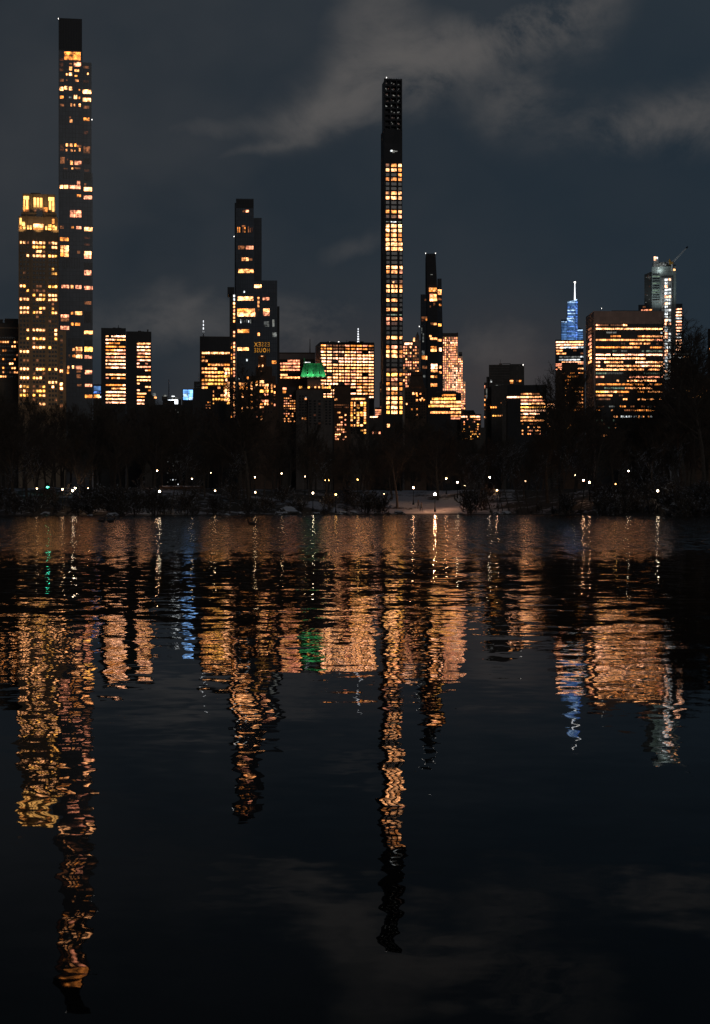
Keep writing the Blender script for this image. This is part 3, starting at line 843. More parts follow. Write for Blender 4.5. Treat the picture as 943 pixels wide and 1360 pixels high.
# --- 20, 21 low dark offices
b = Building('low_office_block', 'squat black office with wide warm window rows below the pale stepped tower', 1480, 590)
b.crop(480, 320, .1912)
b.block('wall', 463, 692, 1064, 'black_metal', depth=28)
b.prism('roof', [(500, 1064), (530, 1040), (650, 1040), (692, 1064)], 'dark_concrete', 2, 20)
b.rows(560, 655, [1066], 16, 4, .08, .9, 'PWA', run=.7)
for y, x0 in ((1089, 490), (1113, 478), (1139, 466), (1184, 478)):
    b.rows(x0, 692 if y > 1100 else 655, [y], 18, 6, .07, .92, 'OBWWY', run=.75)
b.rows(478, 620, [1162], 8, 4, .1, .3, 'D'); b.rows(620, 692, [1162, 1210, 1228], 13, 2, .1, .9, 'BWP')
b.done()
b = Building('low_apartment_block', 'low dark block with a hipped roof and scattered amber windows', 1470, 625)
b.crop(480, 320, .1912)
b.block('wall', 690, 832, 1212, 'dark_concrete', depth=24)
b.frustum('roof', 692, 800, 1212, 705, 780, 1172, 'black_metal', 3, 20, 5)
b.block('annex', 832, 862, 1296, 'dark_concrete', depth=20)
b.wl('692 1215 735 1226 O;756 1215 790 1226 B;793 1215 824 1226 O')
b.rows(696, 826, [1236 + 17 * i for i in range(9)], 9, 11, .4, .42, 'AWDYP', run=.2, dark=True)
b.done()

# --- 22 terraced dark tower
b = Building('terraced_tower', 'dark rounded tower with stepped terraces left of the lit office', 1600, 669)
b.crop(630, 460, .13786)
b.block('wall', 140, 340, 188, 'dark_concrete', depth=26)
b.block('tower_wing', 340, 480, 182, 'dark_concrete', depth=26, front=1)
b.block('left_setback', 116, 140, 290, 'dark_concrete', depth=20, front=2)
b.block('left_setback', 94, 116, 345, 'dark_concrete', depth=18, front=3)
b.block('podium', 165, 420, 395, 'dark_concrete', depth=10, front=-8)
for i in range(6): b.block('floor_band', 142, 338, 200 + 26 * i, 'grey_brick', 206 + 26 * i, -.5, .6, parapet=False)
b.prism('roof', [(150, 190), (240, 172), (330, 188)], 'dark_concrete', 4, 16)
b.block('roof_unit', 238, 268, 158, 'brown_granite', 182, 6, 5); b.mast(250, 160, 120, .25, 'steel'); b.block('boom', 270, 350, 158, 'dark_steel', 163, 6, .8, parapet=False)
b.beacon(470, 178, .7)
b.wl('346 355 358 372 K;342 325 374 340 W;346 345 374 360 A;404 325 420 338 D;430 325 452 342 A', 1)
b.wl('155 325 168 345 C;200 380 262 390 C;210 372 228 380 G', -.0)
b.wl('112 405 124 500 G;142 405 154 470 G;160 345 164 352 C', 1.95)
b.wl('96 375 103 400 P;96 505 104 520 W;96 550 104 570 A;97 600 104 612 D;94 672 102 684 W', 2.95)
b.rows(152, 350, [584], 18, 9, .35, .6, 'YAW', front=-8); b.rows(172, 376, [667], 13, 9, .35, 1, 'BYW', front=-8); b.rows(150, 350, [545], 12, 12, .3, .25, 'DR', front=-8)
b.rows(100, 114, [440 + 30 * i for i in range(9)], 14, 1, .1, .4, 'DR', front=3)
b.done()

# --- 23 office in front
b = Building('banded_office_block', 'low office with a black top and bright stacked window rows', 1450, 699)
b.crop(630, 460, .13786)
b.block('wall', 318, 694, 385, 'black_metal', depth=26)
b.block('left_wall', 268, 318, 505, 'dark_concrete', depth=22, front=2)
b.clutter(340, 660, 385, 3, 3)
for y, x0, x1, n, ks in ((452, 447, 632, 7, 'BWD'), (482, 314, 684, 14, 'OOBW'), (514, 447, 684, 9, 'BWP'), (546, 447, 684, 9, 'OBB'), (580, 447, 684, 9, 'YYA'), (612, 447, 684, 9, 'OOB'), (644, 447, 632, 7, 'OOB'), (677, 447, 684, 9, 'BBW'), (708, 447, 684, 9, 'BWW')):
    b.rows(x0, x1, [y], 17, n, .06, .88, ks, run=.8)
b.rows(455, 640, [742, 774, 806, 838], 14, 10, .4, .6, 'WDAP', run=.3)
b.done()
b = Building('small_lit_block', 'small block with two white window rows squeezed beside the banded office', 1480, 732)
b.crop(630, 460, .13786)
b.block('wall', 697, 790, 542, 'dark_concrete', depth=18)
b.wl('699 548 730 564 O;735 550 756 566 B;760 550 780 570 O;699 574 728 596 B;732 574 778 600 O')
b.rows(700, 784, [612 + 26 * i for i in range(9)], 14, 5, .4, .4, 'WBDA', run=.2, dark=True)
b.done()

# --- 25 blue crowned tower
b = Building('blue_crowned_tower', 'distant tapering tower with a blue lit stepped crown and white spire', 2500, 757, cat='skyscraper')
b.crop(720, 310, .2365)
b.block('lower_body', 74, 232, 600, 'dark_glass', depth=50)
b.block('left_step', 106, 142, 486, 'blue_glass', 600, 3, 36)
b.prism('tall_step', [(138, 600), (138, 480), (140, 400), (148, 382), (192, 372), (200, 378), (200, 600)], 'blue_glass', 0, 34)
b.prism('right_step', [(194, 600), (194, 545), (206, 528), (230, 538), (230, 600)], 'blue_glass', 4, 34)
b.frustum('spire', 179, 189, 374, 182, 186, 272, 'mast_white', 12, 5, 2)
b.beacon(184, 268, 2.2, front=14)
for i in range(12): b.w(109, 492 + 9 * i, 140, 498 + 9 * i, 'X' if i else 'L', 3)
for i in range(24):
    y = 384 + 9 * i
    b.w(143 if y < 470 else 140, y, 186, y + 6, 'L' if i in (0, 5, 7, 10) else ('X' if i % 3 else 'U'), 0); b.w(188, y, 199, y + 6, 'U', 0)
b.prism('light_line', [(140, 482), (140, 487), (180, 500), (180, 494)], 'line_blue', -.5, .6); b.prism('light_line', [(152, 383), (152, 388), (196, 376), (196, 370)], 'line_blue', -.5, .6)
for i in range(6): b.w(200, 540 + 10 * i, 229, 546 + 10 * i, 'L' if i == 0 else 'X', 4)
ys = [606, 621, 637]
b.rows(78, 232, ys, 10, 11, .08, .8, 'OCCBOC', run=.7); b.rows(78, 232, [654, 670], 10, 8, .15, .4, 'PWD', run=.4)
b.rows(95, 232, [690, 706], 9, 8, .1, .7, 'GGC', run=.8); b.rows(110, 232, [721], 5, 10, .1, .9, 'OB'); b.rows(76, 112, [730, 740, 750, 760], 7, 3, .1, .9, 'PPW'); b.rows(200, 232, [728, 742, 756], 9, 3, .1, .9, 'WPB')
b.done()

# --- 26 dark amber block
b = Building('amber_window_block', 'dark block dotted with small amber windows in front of the blue-crowned tower', 1500, 760)
b.crop(720, 310, .2365)
b.block('wall', 76, 240, 776, 'brown_brick', depth=28)
b.block('penthouse', 110, 202, 728, 'brown_brick', 776, 4, 18)
b.rows(118, 232, [782], 6, 12, .3, .8, 'AAW')
b.rows(112, 232, [800 + 21 * i for i in range(15)], 10, 9, .42, .62, 'AAADYW', run=.2, dark=True)
b.done()

# --- 27 big slab with stone frame
b = Building('stone_framed_slab', 'wide office slab framed in brown stone, full of glowing window rows', 1600, 835.5, yaw=10)
b.crop(720, 310, .2365)
b.block('wall', 291, 684, 443, 'brown_granite', depth=49)
b.block('roof_band', 400, 560, 434, 'dark_steel', 443, 8, 24)
b.mast(335, 443, 422, .3, 'steel'); b.beacon(335, 420, .5)
# the glazed field is a dark recess framed by two piers and the roof band
b.block('glazing', 303, 678, 508, 'black_metal', None, -.15, .3, parapet=False)
ks = {1: 'OBB', 2: 'E.GC', 3: 'WWBA', 4: 'PWW', 5: 'DDW', 6: 'AAW', 7: 'EEG', 8: 'OOO', 9: 'OBPB', 10: 'OBBW', 11: 'OBWW', 12: 'BWWE', 13: 'EGEC', 14: 'WAPB', 15: 'YWWB', 16: 'AADW', 17: 'WWBE', 18: 'YAWB', 19: 'AWD', 20: 'DEW'}
for i in range(21):
    y = 511 + 20.8 * i
    key = ks.get(i, 'PWDB').replace('.', '')
    b.rows(302, 677, [y], 10.5, 8 * 4, .12, (.88 if i not in (2, 5, 7, 0, 19) else .45) * (.9 if i < 12 else .82), key, -.15, run=.8)
b.rows(302, 640, [968, 989], 10, 28, .3, .4, 'DWAG', -.15, run=.5); b.rows(302, 660, [1024], 12, 26, .4, .55, 'GCW', -.15, run=.5); b.rows(302, 420, [1046 + 21 * i for i in range(5)], 11, 9, .45, .5, 'EWD', -.15, run=.3)
for i in range(9): b.block('pier', 301 + i * 46.9 - 1.1, 301 + i * 46.9 + 1.1, 506, 'black_metal', 965, -.75, .6, parapet=False)
# left side: a recessed glazed strip
side = MB(); zz = b.Z
xl = b.X(291)
side.box(xl - .3, xl + .2, 10, 33, 0, zz(512), 'black_metal')
so = side.build('side_glazing', b.root)
for i in range(10):
    if random.random() < .75:
        mb = MB(); y = 518 + 20.8 * i
        mb.box(xl - .45, xl - .25, 12, random.choice((22, 31)), zz(y + 12), zz(y), KEY[random.choice('WBPD')]); mb.build('side_window', b.root)
b.done(); SLAB = b

# --- 28 tall tower under construction
facade('site_glass', (.38, .44, .44), .35, .3, 4, 2.2, .5, mortar=.25)
b = Building('tower_under_construction', 'half finished tower with a bright white hoist shaft right of the stone-framed slab', 2300, 874, cat='skyscraper')
b.crop(720, 310, .2365)
b.block('lower_wing', 540, 672, 402, 'dark_glass', depth=50, front=3)
b.block('lower_wing', 727, 788, 400, 'dark_glass', depth=50, front=3)
b.block('upper_body', 616, 752, 190, 'site_glass', depth=46, front=2)
b.prism('left_body', [(574, 420), (574, 226), (614, 210), (616, 214), (616, 420)], 'black_metal', 6, 36)
b.block('core_top', 622, 730, 163, 'steel', 192, 6, 30)
b.prism('turret', [(626, 192), (626, 130), (640, 122), (652, 132), (655, 192)], 'steel', 4, 14)
b.block('hoist_shaft', 668, 730, 250, 'steel', None, -2, 4)
for i in range(12): b.block('safety_screen', 620 + i * 11, 629 + i * 11, 160 + (i % 3) * 7, 'dark_steel', 186, 5 - .3 * (i % 2), .6, parapet=False)
b.wl('628 127 640 150 O;642 130 650 142 C;628 160 650 172 G;655 165 680 175 G;685 168 700 176 G;640 178 690 186 G', 3.9)
for i in range(22): b.w(622 + random.random() * 38, 178 + random.random() * 26, 622 + random.random() * 0 + 660, 0, 'K', 99) if False else None
for i in range(16):
    x = random.uniform(622, 700); y = random.uniform(168, 208); b.w(x, y, x + random.uniform(4, 9), y + random.uniform(2, 5), random.choice('GCE'), 1.9 if y > 191 else 5)
b.wl('736 200 748 210 B', 1.9)
for i in range(18):
    x = random.uniform(578, 604); y = random.uniform(228, 250) if i < 10 else random.uniform(255, 400); b.w(x, y, x + 6, y + 3.5, random.choice('GGR'), 6)
b.rows(618, 666, [372, 384], 5, 3, .1, .9, 'GC', 2, run=.8)
for i in range(12): b.w(620, 224 + 13 * i, 660, 230 + 13 * i, 'E' if random.random() < .25 else 'K', 2)
for i in range(30):
    y = 256 + 19 * i
    b.w(673, y, 685, y + 13, 'G' if i < 14 else random.choice('COG'), -2)
    b.w(689, y, 705, y + 13, random.choice('OCC') if i > 1 else 'C', -2); b.w(710, y, 723, y + 12, random.choice('OCC') if random.random() < .6 else 'G', -2)
b.rows(556, 668, [424, 436], 9, 8, .1, .9, 'PPOW', 3, run=.8); b.rows(565, 668, [406], 12, 6, .1, .6, 'RD', 3)
b.rows(731, 784, [422 + 17.5 * i for i in range(15)], 9.5, 4, .06, .95, 'OCOOP', 3, run=.8)
b.done(); SITE = b
# crane standing on it
Yc = 2295
cpx = lambda px, py: Vector(((px - CX) / F * Yc, Yc, EYE + (HOR - py) / F * Yc))
base = cpx(892.5, 354)
cr = tag(empty('tower_crane', base), 'pale luffing crane with its jib raised on top of the unfinished tower', 'crane')
mb = MB(); mb.tube((0, 0, -6), (0, 0, 3), 1.3, 1.3, 'crane_paint', 6); mb.build('mast', cr)
mb = MB(); mb.box(-3.5, 1.5, -1.5, 1.5, 3, 6, 'yellow_paint'); mb.hull([(-4.5, -1, 6), (-1.0, -1, 6), (-1.0, 1, 6), (-4.5, 1, 6)], [(-3.6, -.6, 10), (-3.0, -.6, 10), (-3.0, .6, 10), (-3.6, .6, 10)], 'yellow_paint'); mb.build('machine_deck', cr)
tip = cpx(913, 328) - base; root_ = Vector((.5, 0, 5)); mb = MB()
dv = (tip - root_); nrm = Vector((-dv.z, 0, dv.x)).normalized()
offs = [nrm * 1.0 + Vector((0, -.8, 0)), nrm * 1.0 + Vector((0, .8, 0)), nrm * -1.0]
N = 11
for o_ in offs: mb.tube(root_ + o_, tip + o_ * .4, .32, .25, 'crane_paint', 4)
for i in range(N):
    f0 = 1 - .6 * i / N; f1 = 1 - .6 * (i + 1) / N
    p0 = root_ + dv * (i / N); p1 = root_ + dv * ((i + 1) / N)
    for u in range(3): mb.tube(p0 + offs[u] * f0, p1 + offs[(u + 1) % 3] * f1, .18, .18, 'crane_paint', 3)
mb.build('jib', cr)
mb = MB(); mb.tube(tip - dv * .08, tip + dv * .02, 1.3, 1.0, 'dark_steel', 6); mb.build('jib_head', cr)

# --- 29..31
b = Building('white_lit_block', 'block of cold white windows half hidden by tall bare branches', 2000, 905)
b.crop(720, 310, .2365)
b.block('wall', 726, 832, 662, 'dark_concrete', depth=26); b.block('side_wing', 800, 836, 720, 'dark_concrete', depth=20, front=-3)
b.rows(735, 828, [672 + 19 * i for i in range(15)], 10, 8, .18, .7, 'OCOPGB', run=.6, dark=True)
b.done()
b = Building('round_amber_block', 'low dark block with amber windows at the right edge', 1450, 926)
b.crop(720, 310, .2365)
b.block('wall', 800, 945, 822, 'brown_brick', depth=26); b.block('penthouse', 830, 930, 806, 'brown_brick', 822, 4, 14)
b.rows(806, 936, [846 + 17 * i for i in range(8)], 9, 12, .3, .6, 'AAWYD', run=.5, dark=True)
b.done()
b = Building('edge_tower', 'sliver of a black tower at the right edge of the view', 1450, 960)
b.block('wall', 940, 985, 438, 'black_metal', depth=26); b.block('penthouse', 948, 975, 431, 'black_metal', 438, 4, 14)
b.rows(942, 984, [450 + 6 * i for i in range(14)], 3, 8, .3, .15, 'DAW', run=.2, dark=True)
b.done()

# floodlights of stone crown, copper roof and pale tower, plus added unseen fill spots
def spot(name, loc, aim, power, col, size=70, r=.5):
    l = bpy.data.lights.new(name, 'SPOT'); l.energy = power; l.color = col; l.spot_size = R(size); l.spot_blend = .8; l.shadow_soft_size = r
    o = bpy.data.objects.new(name, l); COL.objects.link(o); o.location = loc
    o.rotation_euler = (Vector(aim) - Vector(loc)).to_track_quat('-Z', 'Y').to_euler()
def local(b, x, y, out):
    p = b.root.matrix_basis @ Vector((b.X(x), out, b.Z(y))); return p
bpy.context.view_layer.update()
STONE.crop(0, 240, .2545)
for x in (125, 200, 280): spot('flood_or_fill', local(STONE, x, 168, -3), local(STONE, x, 90, 6), 2600, (1, .62, .22), 90)
for x in (112, 200, 290): spot('flood_or_fill', local(STONE, x, 275, -5), local(STONE, x, 200, 3), 2200, (1, .6, .22), 100)
spot('flood_or_fill', local(STONE, 230, 1300, -90), local(STONE, 220, 900, 0), 30000, (1, .60, .28), 75, 3)  # added fill for street glow on the tower body, no fixture there
GREEN.crop(360, 430, .1697)
for x in (255, 290, 322, 365, 408): spot('flood_or_fill', local(GREEN, x, 416, -1.6), local(GREEN, x, 350, 6), 2600, (.5, 1, .55), 100)
PALE.crop(480, 320, .1912)
spot('flood_or_fill', local(PALE, 640, 1150, -60), local(PALE, 640, 880, 0), 90000, (1, .74, .55), 80, 3)
SLAB.crop(720, 310, .2365)
spot('flood_or_fill', local(SLAB, 480, 900, -120), local(SLAB, 480, 440, 0), 30000, (1, .66, .48), 80, 4)  # added unseen fill standing in for city light on the stone front
spot('flood_or_fill', local(SLAB, 150, 900, -70), local(SLAB, 270, 560, 20), 10000, (1, .66, .48), 60, 4)  # same kind of added fill for the side face

SITE.crop(720, 310, .2365)
spot('flood_or_fill', local(SITE, 640, 420, -50), local(SITE, 670, 250, 0), 42000, (.85, 1, .97), 80, 3)  # added cool fill to make the upper body paler
spot('flood_or_fill', local(SITE, 660, 200, -14), local(SITE, 660, 165, 6), 3500, (.9, 1, .95), 110, 1)  # added cool fill for the core top
# ------------------------------------------------------------------ terrain and water
def lerp_table(t, x):
    if x <= t[0][0]: return t[0][1]
    for (a, b), (c, d) in zip(t, t[1:]):
        if x <= c: return b + (d - b) * (x - a) / (c - a)
    return t[-1][1]
SHORE = [(-200, 285), (-42, 290), (-30, 300), (0, 335), (15, 342), (38, 318), (50, 296), (60, 262), (100, 250)]
from mathutils import noise as mn
def shore(x): return lerp_table(SHORE, x) + 2.2 * mn.noise((x * .09, 3.1, 0)) + .8 * mn.noise((x * .4, 7.1, 0))
def sstep(t): t = max(0, min(1, t)); return t * t * (3 - 2 * t)
def ground(x, y):
    d = y - shore(x)
    if d < -4: return -1.2
    z = -.5 + .62 * sstep((d + 4) / 5) + 2.6 * sstep((d - 2) / 34) + 2.7 * sstep((d - 34) / 40)
    z += (.35 * mn.noise((x * .12, y * .12, 0)) + .16 * mn.noise((x * .5, y * .5, 4))) * sstep((d + 1) / 8)
    return z
xs = [-4200, -2500, -1500, -900, -500, -300, -200] + [-140 + 1.4 * i for i in range(201)] + [200, 300, 500, 900, 1500, 2500, 4200]
ys = [228 + 2.2 * i for i in range(100)] + [455, 470, 500, 560, 700, 1000, 1400, 2200, 4000, 9000]
mb_v = [(x, y, ground(max(-190, min(150, x)), y)) for y in ys for x in xs]
nx = len(xs)
me = bpy.data.meshes.new('ground'); me.from_pydata(mb_v, [], [(j * nx + i, j * nx + i + 1, (j + 1) * nx + i + 1, (j + 1) * nx + i) for j in range(len(ys) - 1) for i in range(nx - 1)])
for p in me.polygons: p.use_smooth = True
m, nt = new_mat('snowy_ground')
p = nt.n('ShaderNodeNewGeometry').outputs['Position']
x, y, z = nt.xyz(p)
n1 = nt.noise(p, .16, 6, .62)[0]; n2 = nt.noise(p, 1.4, 4, .65)[0]
cov = nt.m('ADD', nt.m('MULTIPLY', n1, .7), nt.m('MULTIPLY', n2, .5))
mound = nt.m('POWER', 2.718, nt.m('MULTIPLY', nt.m('POWER', nt.m('DIVIDE', nt.m('SUBTRACT', x, 17), 13), 2), -1))
big = nt.noise(p, .045, 2, .5)[0]
cov = nt.m('ADD', cov, nt.m('ADD', nt.m('SUBTRACT', nt.m('MULTIPLY', mound, .13), nt.rng(x, 36, 56, 0, .16)), nt.m('MULTIPLY', nt.m('SUBTRACT', big, .5), .5)))
snow = nt.rng(nt.m('SUBTRACT', cov, nt.rng(x, 8, -4, 0, .012)), .60, .70, 0, 1, True)
edge = nt.rng(z, .06, .3, 0, 1, True)
far = nt.rng(y, 430, 520, 1, .15, True)
snow = nt.m('MULTIPLY', nt.m('MULTIPLY', snow, edge), far)
soil = nt.mix(n2, (.035, .028, .02), (.075, .058, .040))
b_ = nt.n('ShaderNodeBsdfPrincipled', ins={'Base Color': nt.mix(snow, soil, (.62, .62, .65)), 'Roughness': nt.rng(snow, 0, 1, .9, .6)})
bump = nt.n('ShaderNodeBump', ins={'Height': n2, 'Distance': .25, 'Strength': .6}); nt.t.links.new(bump.outputs[0], b_.inputs['Normal'])
finish(nt, b_); MATS['snowy_ground'] = m
me.materials.append(m)
tag(link('ground', me), kind='structure')

m, nt = new_mat('lake_water')
p = nt.n('ShaderNodeNewGeometry').outputs['Position']
x, y, z = nt.xyz(p)
sl = lambda vec, scale, det, rough, k: nt.vm('MULTIPLY', nt.vm('SUBTRACT', nt.noise(vec, scale, det, rough)[1], (.5, .5, .5)), (k * 1.7, k, 0))
v0 = nt.vm('MULTIPLY', p, (.55, 1, 1))
v1 = nt.vm('MULTIPLY', p, (.8, 1, 1))
calm = nt.vm('ADD', sl(v0, .45, 1, .5, .010), nt.vm('ADD', sl(v0, 2.1, 2, .5, .028), sl(v1, 7.0, 2, .5, .026)))
mid = sl(v1, 2.6, 3, .6, .085)
wn = nt.vm('SUBTRACT', nt.noise(v1, 5.0, 3, .62)[1], (.5, .5, .5))
wx_, wy_, wz_ = nt.xyz(wn)
# only wavelet faces turned towards a low viewpoint show on wind-ruffled water
gust = nt.rng(nt.noise(nt.vm('MULTIPLY', p, (3.2, .30, 1)), 1.0, 2, .6)[0], .36, .64, .15, 1.9)
wind = nt.comb(nt.m('MULTIPLY', wx_, .3), nt.m('MULTIPLY', nt.m('MULTIPLY', nt.m('ABSOLUTE', wy_), gust), -.62), 0)
patch = nt.noise(nt.vm('MULTIPLY', p, (.02, .05, 1)), 1.0, 3, .6)[0]
yy = nt.m('ADD', y, nt.m('MULTIPLY', nt.m('SUBTRACT', patch, .5), 26))
kmid = nt.rng(yy, 9, 22, 0.0, 1, True)
kw = nt.rng(yy, 33, 52, 0, 1, True)
sv = nt.vm('ADD', calm, nt.vm('ADD', nt.vm('MULTIPLY', mid, nt.comb(kmid, kmid, 0)), nt.vm('MULTIPLY', wind, nt.comb(kw, kw, 0))))
nrm = nt.vm('NORMALIZE', nt.vm('ADD', sv, (0, 0, 1)))
b_ = nt.n('ShaderNodeBsdfPrincipled', ins={'Base Color': (.0018, .0024, .003, 1), 'Roughness': .015, 'IOR': 1.09, 'Normal': nrm})
finish(nt, b_); MATS['lake_water'] = m
me = bpy.data.meshes.new('water')
me.from_pydata([(-900, -60, 0), (900, -60, 0), (900, 380, 0), (-900, 380, 0)], [], [(0, 1, 2, 3)])
me.materials.append(m)
tag(link('water', me), kind='structure')

# ------------------------------------------------------------------ trees
def skeleton(rng, H, spread, lean=0.0, limbs=15, sub=8, twig=7, fine=3, r0=.32, clear=.28, up=.25, stems=1):
    """segments of a bare tree: heavy (trunk and limbs) and light (branches and twigs)"""
    heavy, light = [], []
    def path(p, d, L, ra, rb, n, wob, lift, store):
        pts = [p.copy()]; p = p.copy(); d = d.normalized()
        for i in range(n):
            d = (d + Vector((rng.gauss(0, wob), rng.gauss(0, wob), rng.gauss(0, wob * .6) + lift))).normalized()
            q = p + d * (L / n)
            store.append((p.copy(), q.copy(), ra + (rb - ra) * i / n, ra + (rb - ra) * (i + 1) / n)); p = q; pts.append(p.copy())
        return pts, d
    def at(pts, t):
        f = t * (len(pts) - 1); i = min(int(f), len(pts) - 2); return pts[i].lerp(pts[i + 1], f - i), (pts[i + 1] - pts[i]).normalized()
    def side(d, ang):
        a = d.orthogonal().normalized(); b = d.cross(a); t = rng.uniform(0, 2 * math.pi)
        return (d * math.cos(ang) + (a * math.cos(t) + b * math.sin(t)) * math.sin(ang)).normalized()
    for s in range(stems):
        a = rng.uniform(0, 6.28)
        d0 = Vector((lean + (rng.uniform(.1, .4) * math.cos(a) if stems > 1 else 0), rng.uniform(.1, .4) * math.sin(a) if stems > 1 else 0, 1))
        h = H * rng.uniform(.75, 1) if stems > 1 else H
        trunk, _ = path(Vector((0, 0, -.4)), d0, h * .93, r0, r0 * .12, 9, .06, .05, heavy)
        for i in range(limbs):
            t = clear + (1 - clear) * (i + rng.random()) / limbs
            p, d = at(trunk, t)
            shape = (.45 + .75 * math.sin(math.pi * min(1, (t - clear) / (1 - clear) * .75 + .15))) * (1.05 - .45 * t)
            L = spread * shape * rng.uniform(.75, 1.2)
            dd = side(d, rng.uniform(.7, 1.25)); dd.z = max(dd.z, -.05) + up * .5
            r = r0 * .36 * (1 - .6 * t)
            lp, _ = path(p, dd, L, r, r * .22, 5, .13, up * .22, heavy)
            for j in range(sub):
                t2 = .2 + .8 * (j + rng.random()) / sub
                p2, d2 = at(lp, t2); L2 = L * rng.uniform(.28, .5) * (1.15 - .6 * t2)
                bp, _ = path(p2, side(d2, rng.uniform(.5, 1.0)) + Vector((0, 0, up)), L2, .05, .02, 3, .16, up * .15, light)
                for k in range(twig):
                    p3, d3 = at(bp, .15 + .85 * (k + rng.random()) / twig); L3 = L2 * rng.uniform(.3, .6)
                    tp, _ = path(p3, side(d3, rng.uniform(.4, 1.0)) + Vector((0, 0, up * .6)), L3, .022, .012, 2, .2, .05, light)
                    for q in range(fine):
                        p4, d4 = at(tp, rng.uniform(.2, 1))
                        light.append((p4, p4 + side(d4, rng.uniform(.4, 1.1)) * L3 * rng.uniform(.35, .7), .013, .008))
    return heavy, light
def tubes(segs, n, name, mat):
    v, f = [], []
    cs = [(math.cos(2 * math.pi * i / n), math.sin(2 * math.pi * i / n)) for i in range(n)]
    for p0, p1, r0, r1 in segs:
        d = (p1 - p0); a = d.orthogonal().normalized(); c = d.cross(a).normalized(); b0 = len(v)
        for p, r in ((p0, r0), (p1, r1)):
            for x, y in cs: v.append(tuple(p + a * (x * r) + c * (y * r)))
        for i in range(n):
            j = (i + 1) % n; f.append((b0 + i, b0 + j, b0 + n + j, b0 + n + i))
    me = bpy.data.meshes.new(name); me.from_pydata(v, [], f); me.materials.append(MATS[mat]); return me
rng = random.Random(5)
def proto(**k):
    low = k.pop('snow', False)
    h, l = skeleton(rng, **k); return tubes(h, 6, 'trunk', 'snowy_bark' if low else 'bark'), tubes(l, 3, 'crown', 'snowy_twigs' if low else 'twigs'), k['H']
KINDS = {
    'broad': [proto(H=20, spread=9.5, limbs=19, sub=9, twig=7, fine=4, r0=.38, clear=.25, up=.25) for _ in range(4)],
    'tall': [proto(H=24, spread=8, limbs=20, sub=9, twig=7, fine=3, r0=.36, clear=.3, up=.45) for _ in range(3)],
    'dense': [proto(H=18, spread=9, limbs=24, sub=10, twig=8, fine=4, r0=.36, clear=.16, up=.2) for _ in range(2)],
    'thin': [proto(H=13, spread=4, limbs=12, sub=6, twig=5, fine=2, r0=.13, clear=.45, up=.4, lean=q, snow=True) for q in (0, .2, -.22)],
    'shrub': [proto(H=2.6, spread=1.5, limbs=6, sub=5, twig=4, fine=2, r0=.035, clear=.1, up=.3, stems=6, snow=True) for _ in range(3)],
}
def plant(kind, x, y, h, label, group, cat='tree', name='bare_tree', idx=None):
    ps = KINDS[kind]; tr, cr_, H = ps[rng.randrange(len(ps)) if idx is None else idx]
    o = empty(name, (x, y, ground(x, y) - .05), rng.uniform(0, 6.28) if kind != 'thin' else rng.uniform(-.4, .4))
    k = h / H; o.scale = (k * rng.uniform(.9, 1.15), k * rng.uniform(.9, 1.15), k)
    tag(o, label, cat, group); link('trunk', tr, o); link('crown', cr_, o)
    return o
def wx(px, y): return (px - CX) / F * y
def top_h(py, x, y): return EYE + (HOR - py) / F * y - ground(x, y)

# outline of the wood against the skyline (photo column, row)
TOPS = [(-60, 525), (0, 528), (40, 538), (70, 550), (110, 550), (150, 550), (200, 536), (240, 548), (300, 558), (330, 556), (370, 566), (420, 568), (460, 582), (500, 575), (530, 556), (570, 556), (610, 570), (650, 578), (690, 578), (720, 548), (745, 505), (770, 540), (810, 565), (850, 560), (880, 520), (905, 470), (943, 440), (1010, 440)]
belt = 'bare trees massed in the dark wood behind the shore'
belt_label = 'bare black tree lost in the unlit wood that backs the far shore'
for row, (dy, n, dh) in enumerate(((64, 19, 12), (90, 22, 0), (115, 22, -2), (145, 24, 4), (190, 28, 14))):
    for i in range(n):
        px = -45 + 1030 * (i + rng.uniform(.1, .9)) / n
        y = 320 + dy + rng.uniform(-8, 8); x = wx(px, y)
        if 215 < px < 237 and row == 4: continue
        py = lerp_table(TOPS, px) + dh + rng.choice((-10, -4, 2, 8, 18, 30)) + rng.uniform(-4, 8)
        h = min(30, top_h(py, x, y))
        kind = 'dense' if 505 < px < 640 or rng.random() < .2 else rng.choice(['broad', 'broad', 'tall'])
        plant(kind, x, y, h, belt_label, belt)
for i in range(17):
    px = 965 * (i + rng.uniform(.1, .9)) / 17 - 10
    if 560 < px < 640: continue
    y = 320 + rng.uniform(28, 50); x = wx(px, y)
    plant(rng.choice(['broad', 'tall', 'broad']), x, y, top_h(rng.uniform(560, 625), x, y), 'bare tree of middling height standing between the shore lamps and the dark wood', 'middling bare trees among the shore lamps')
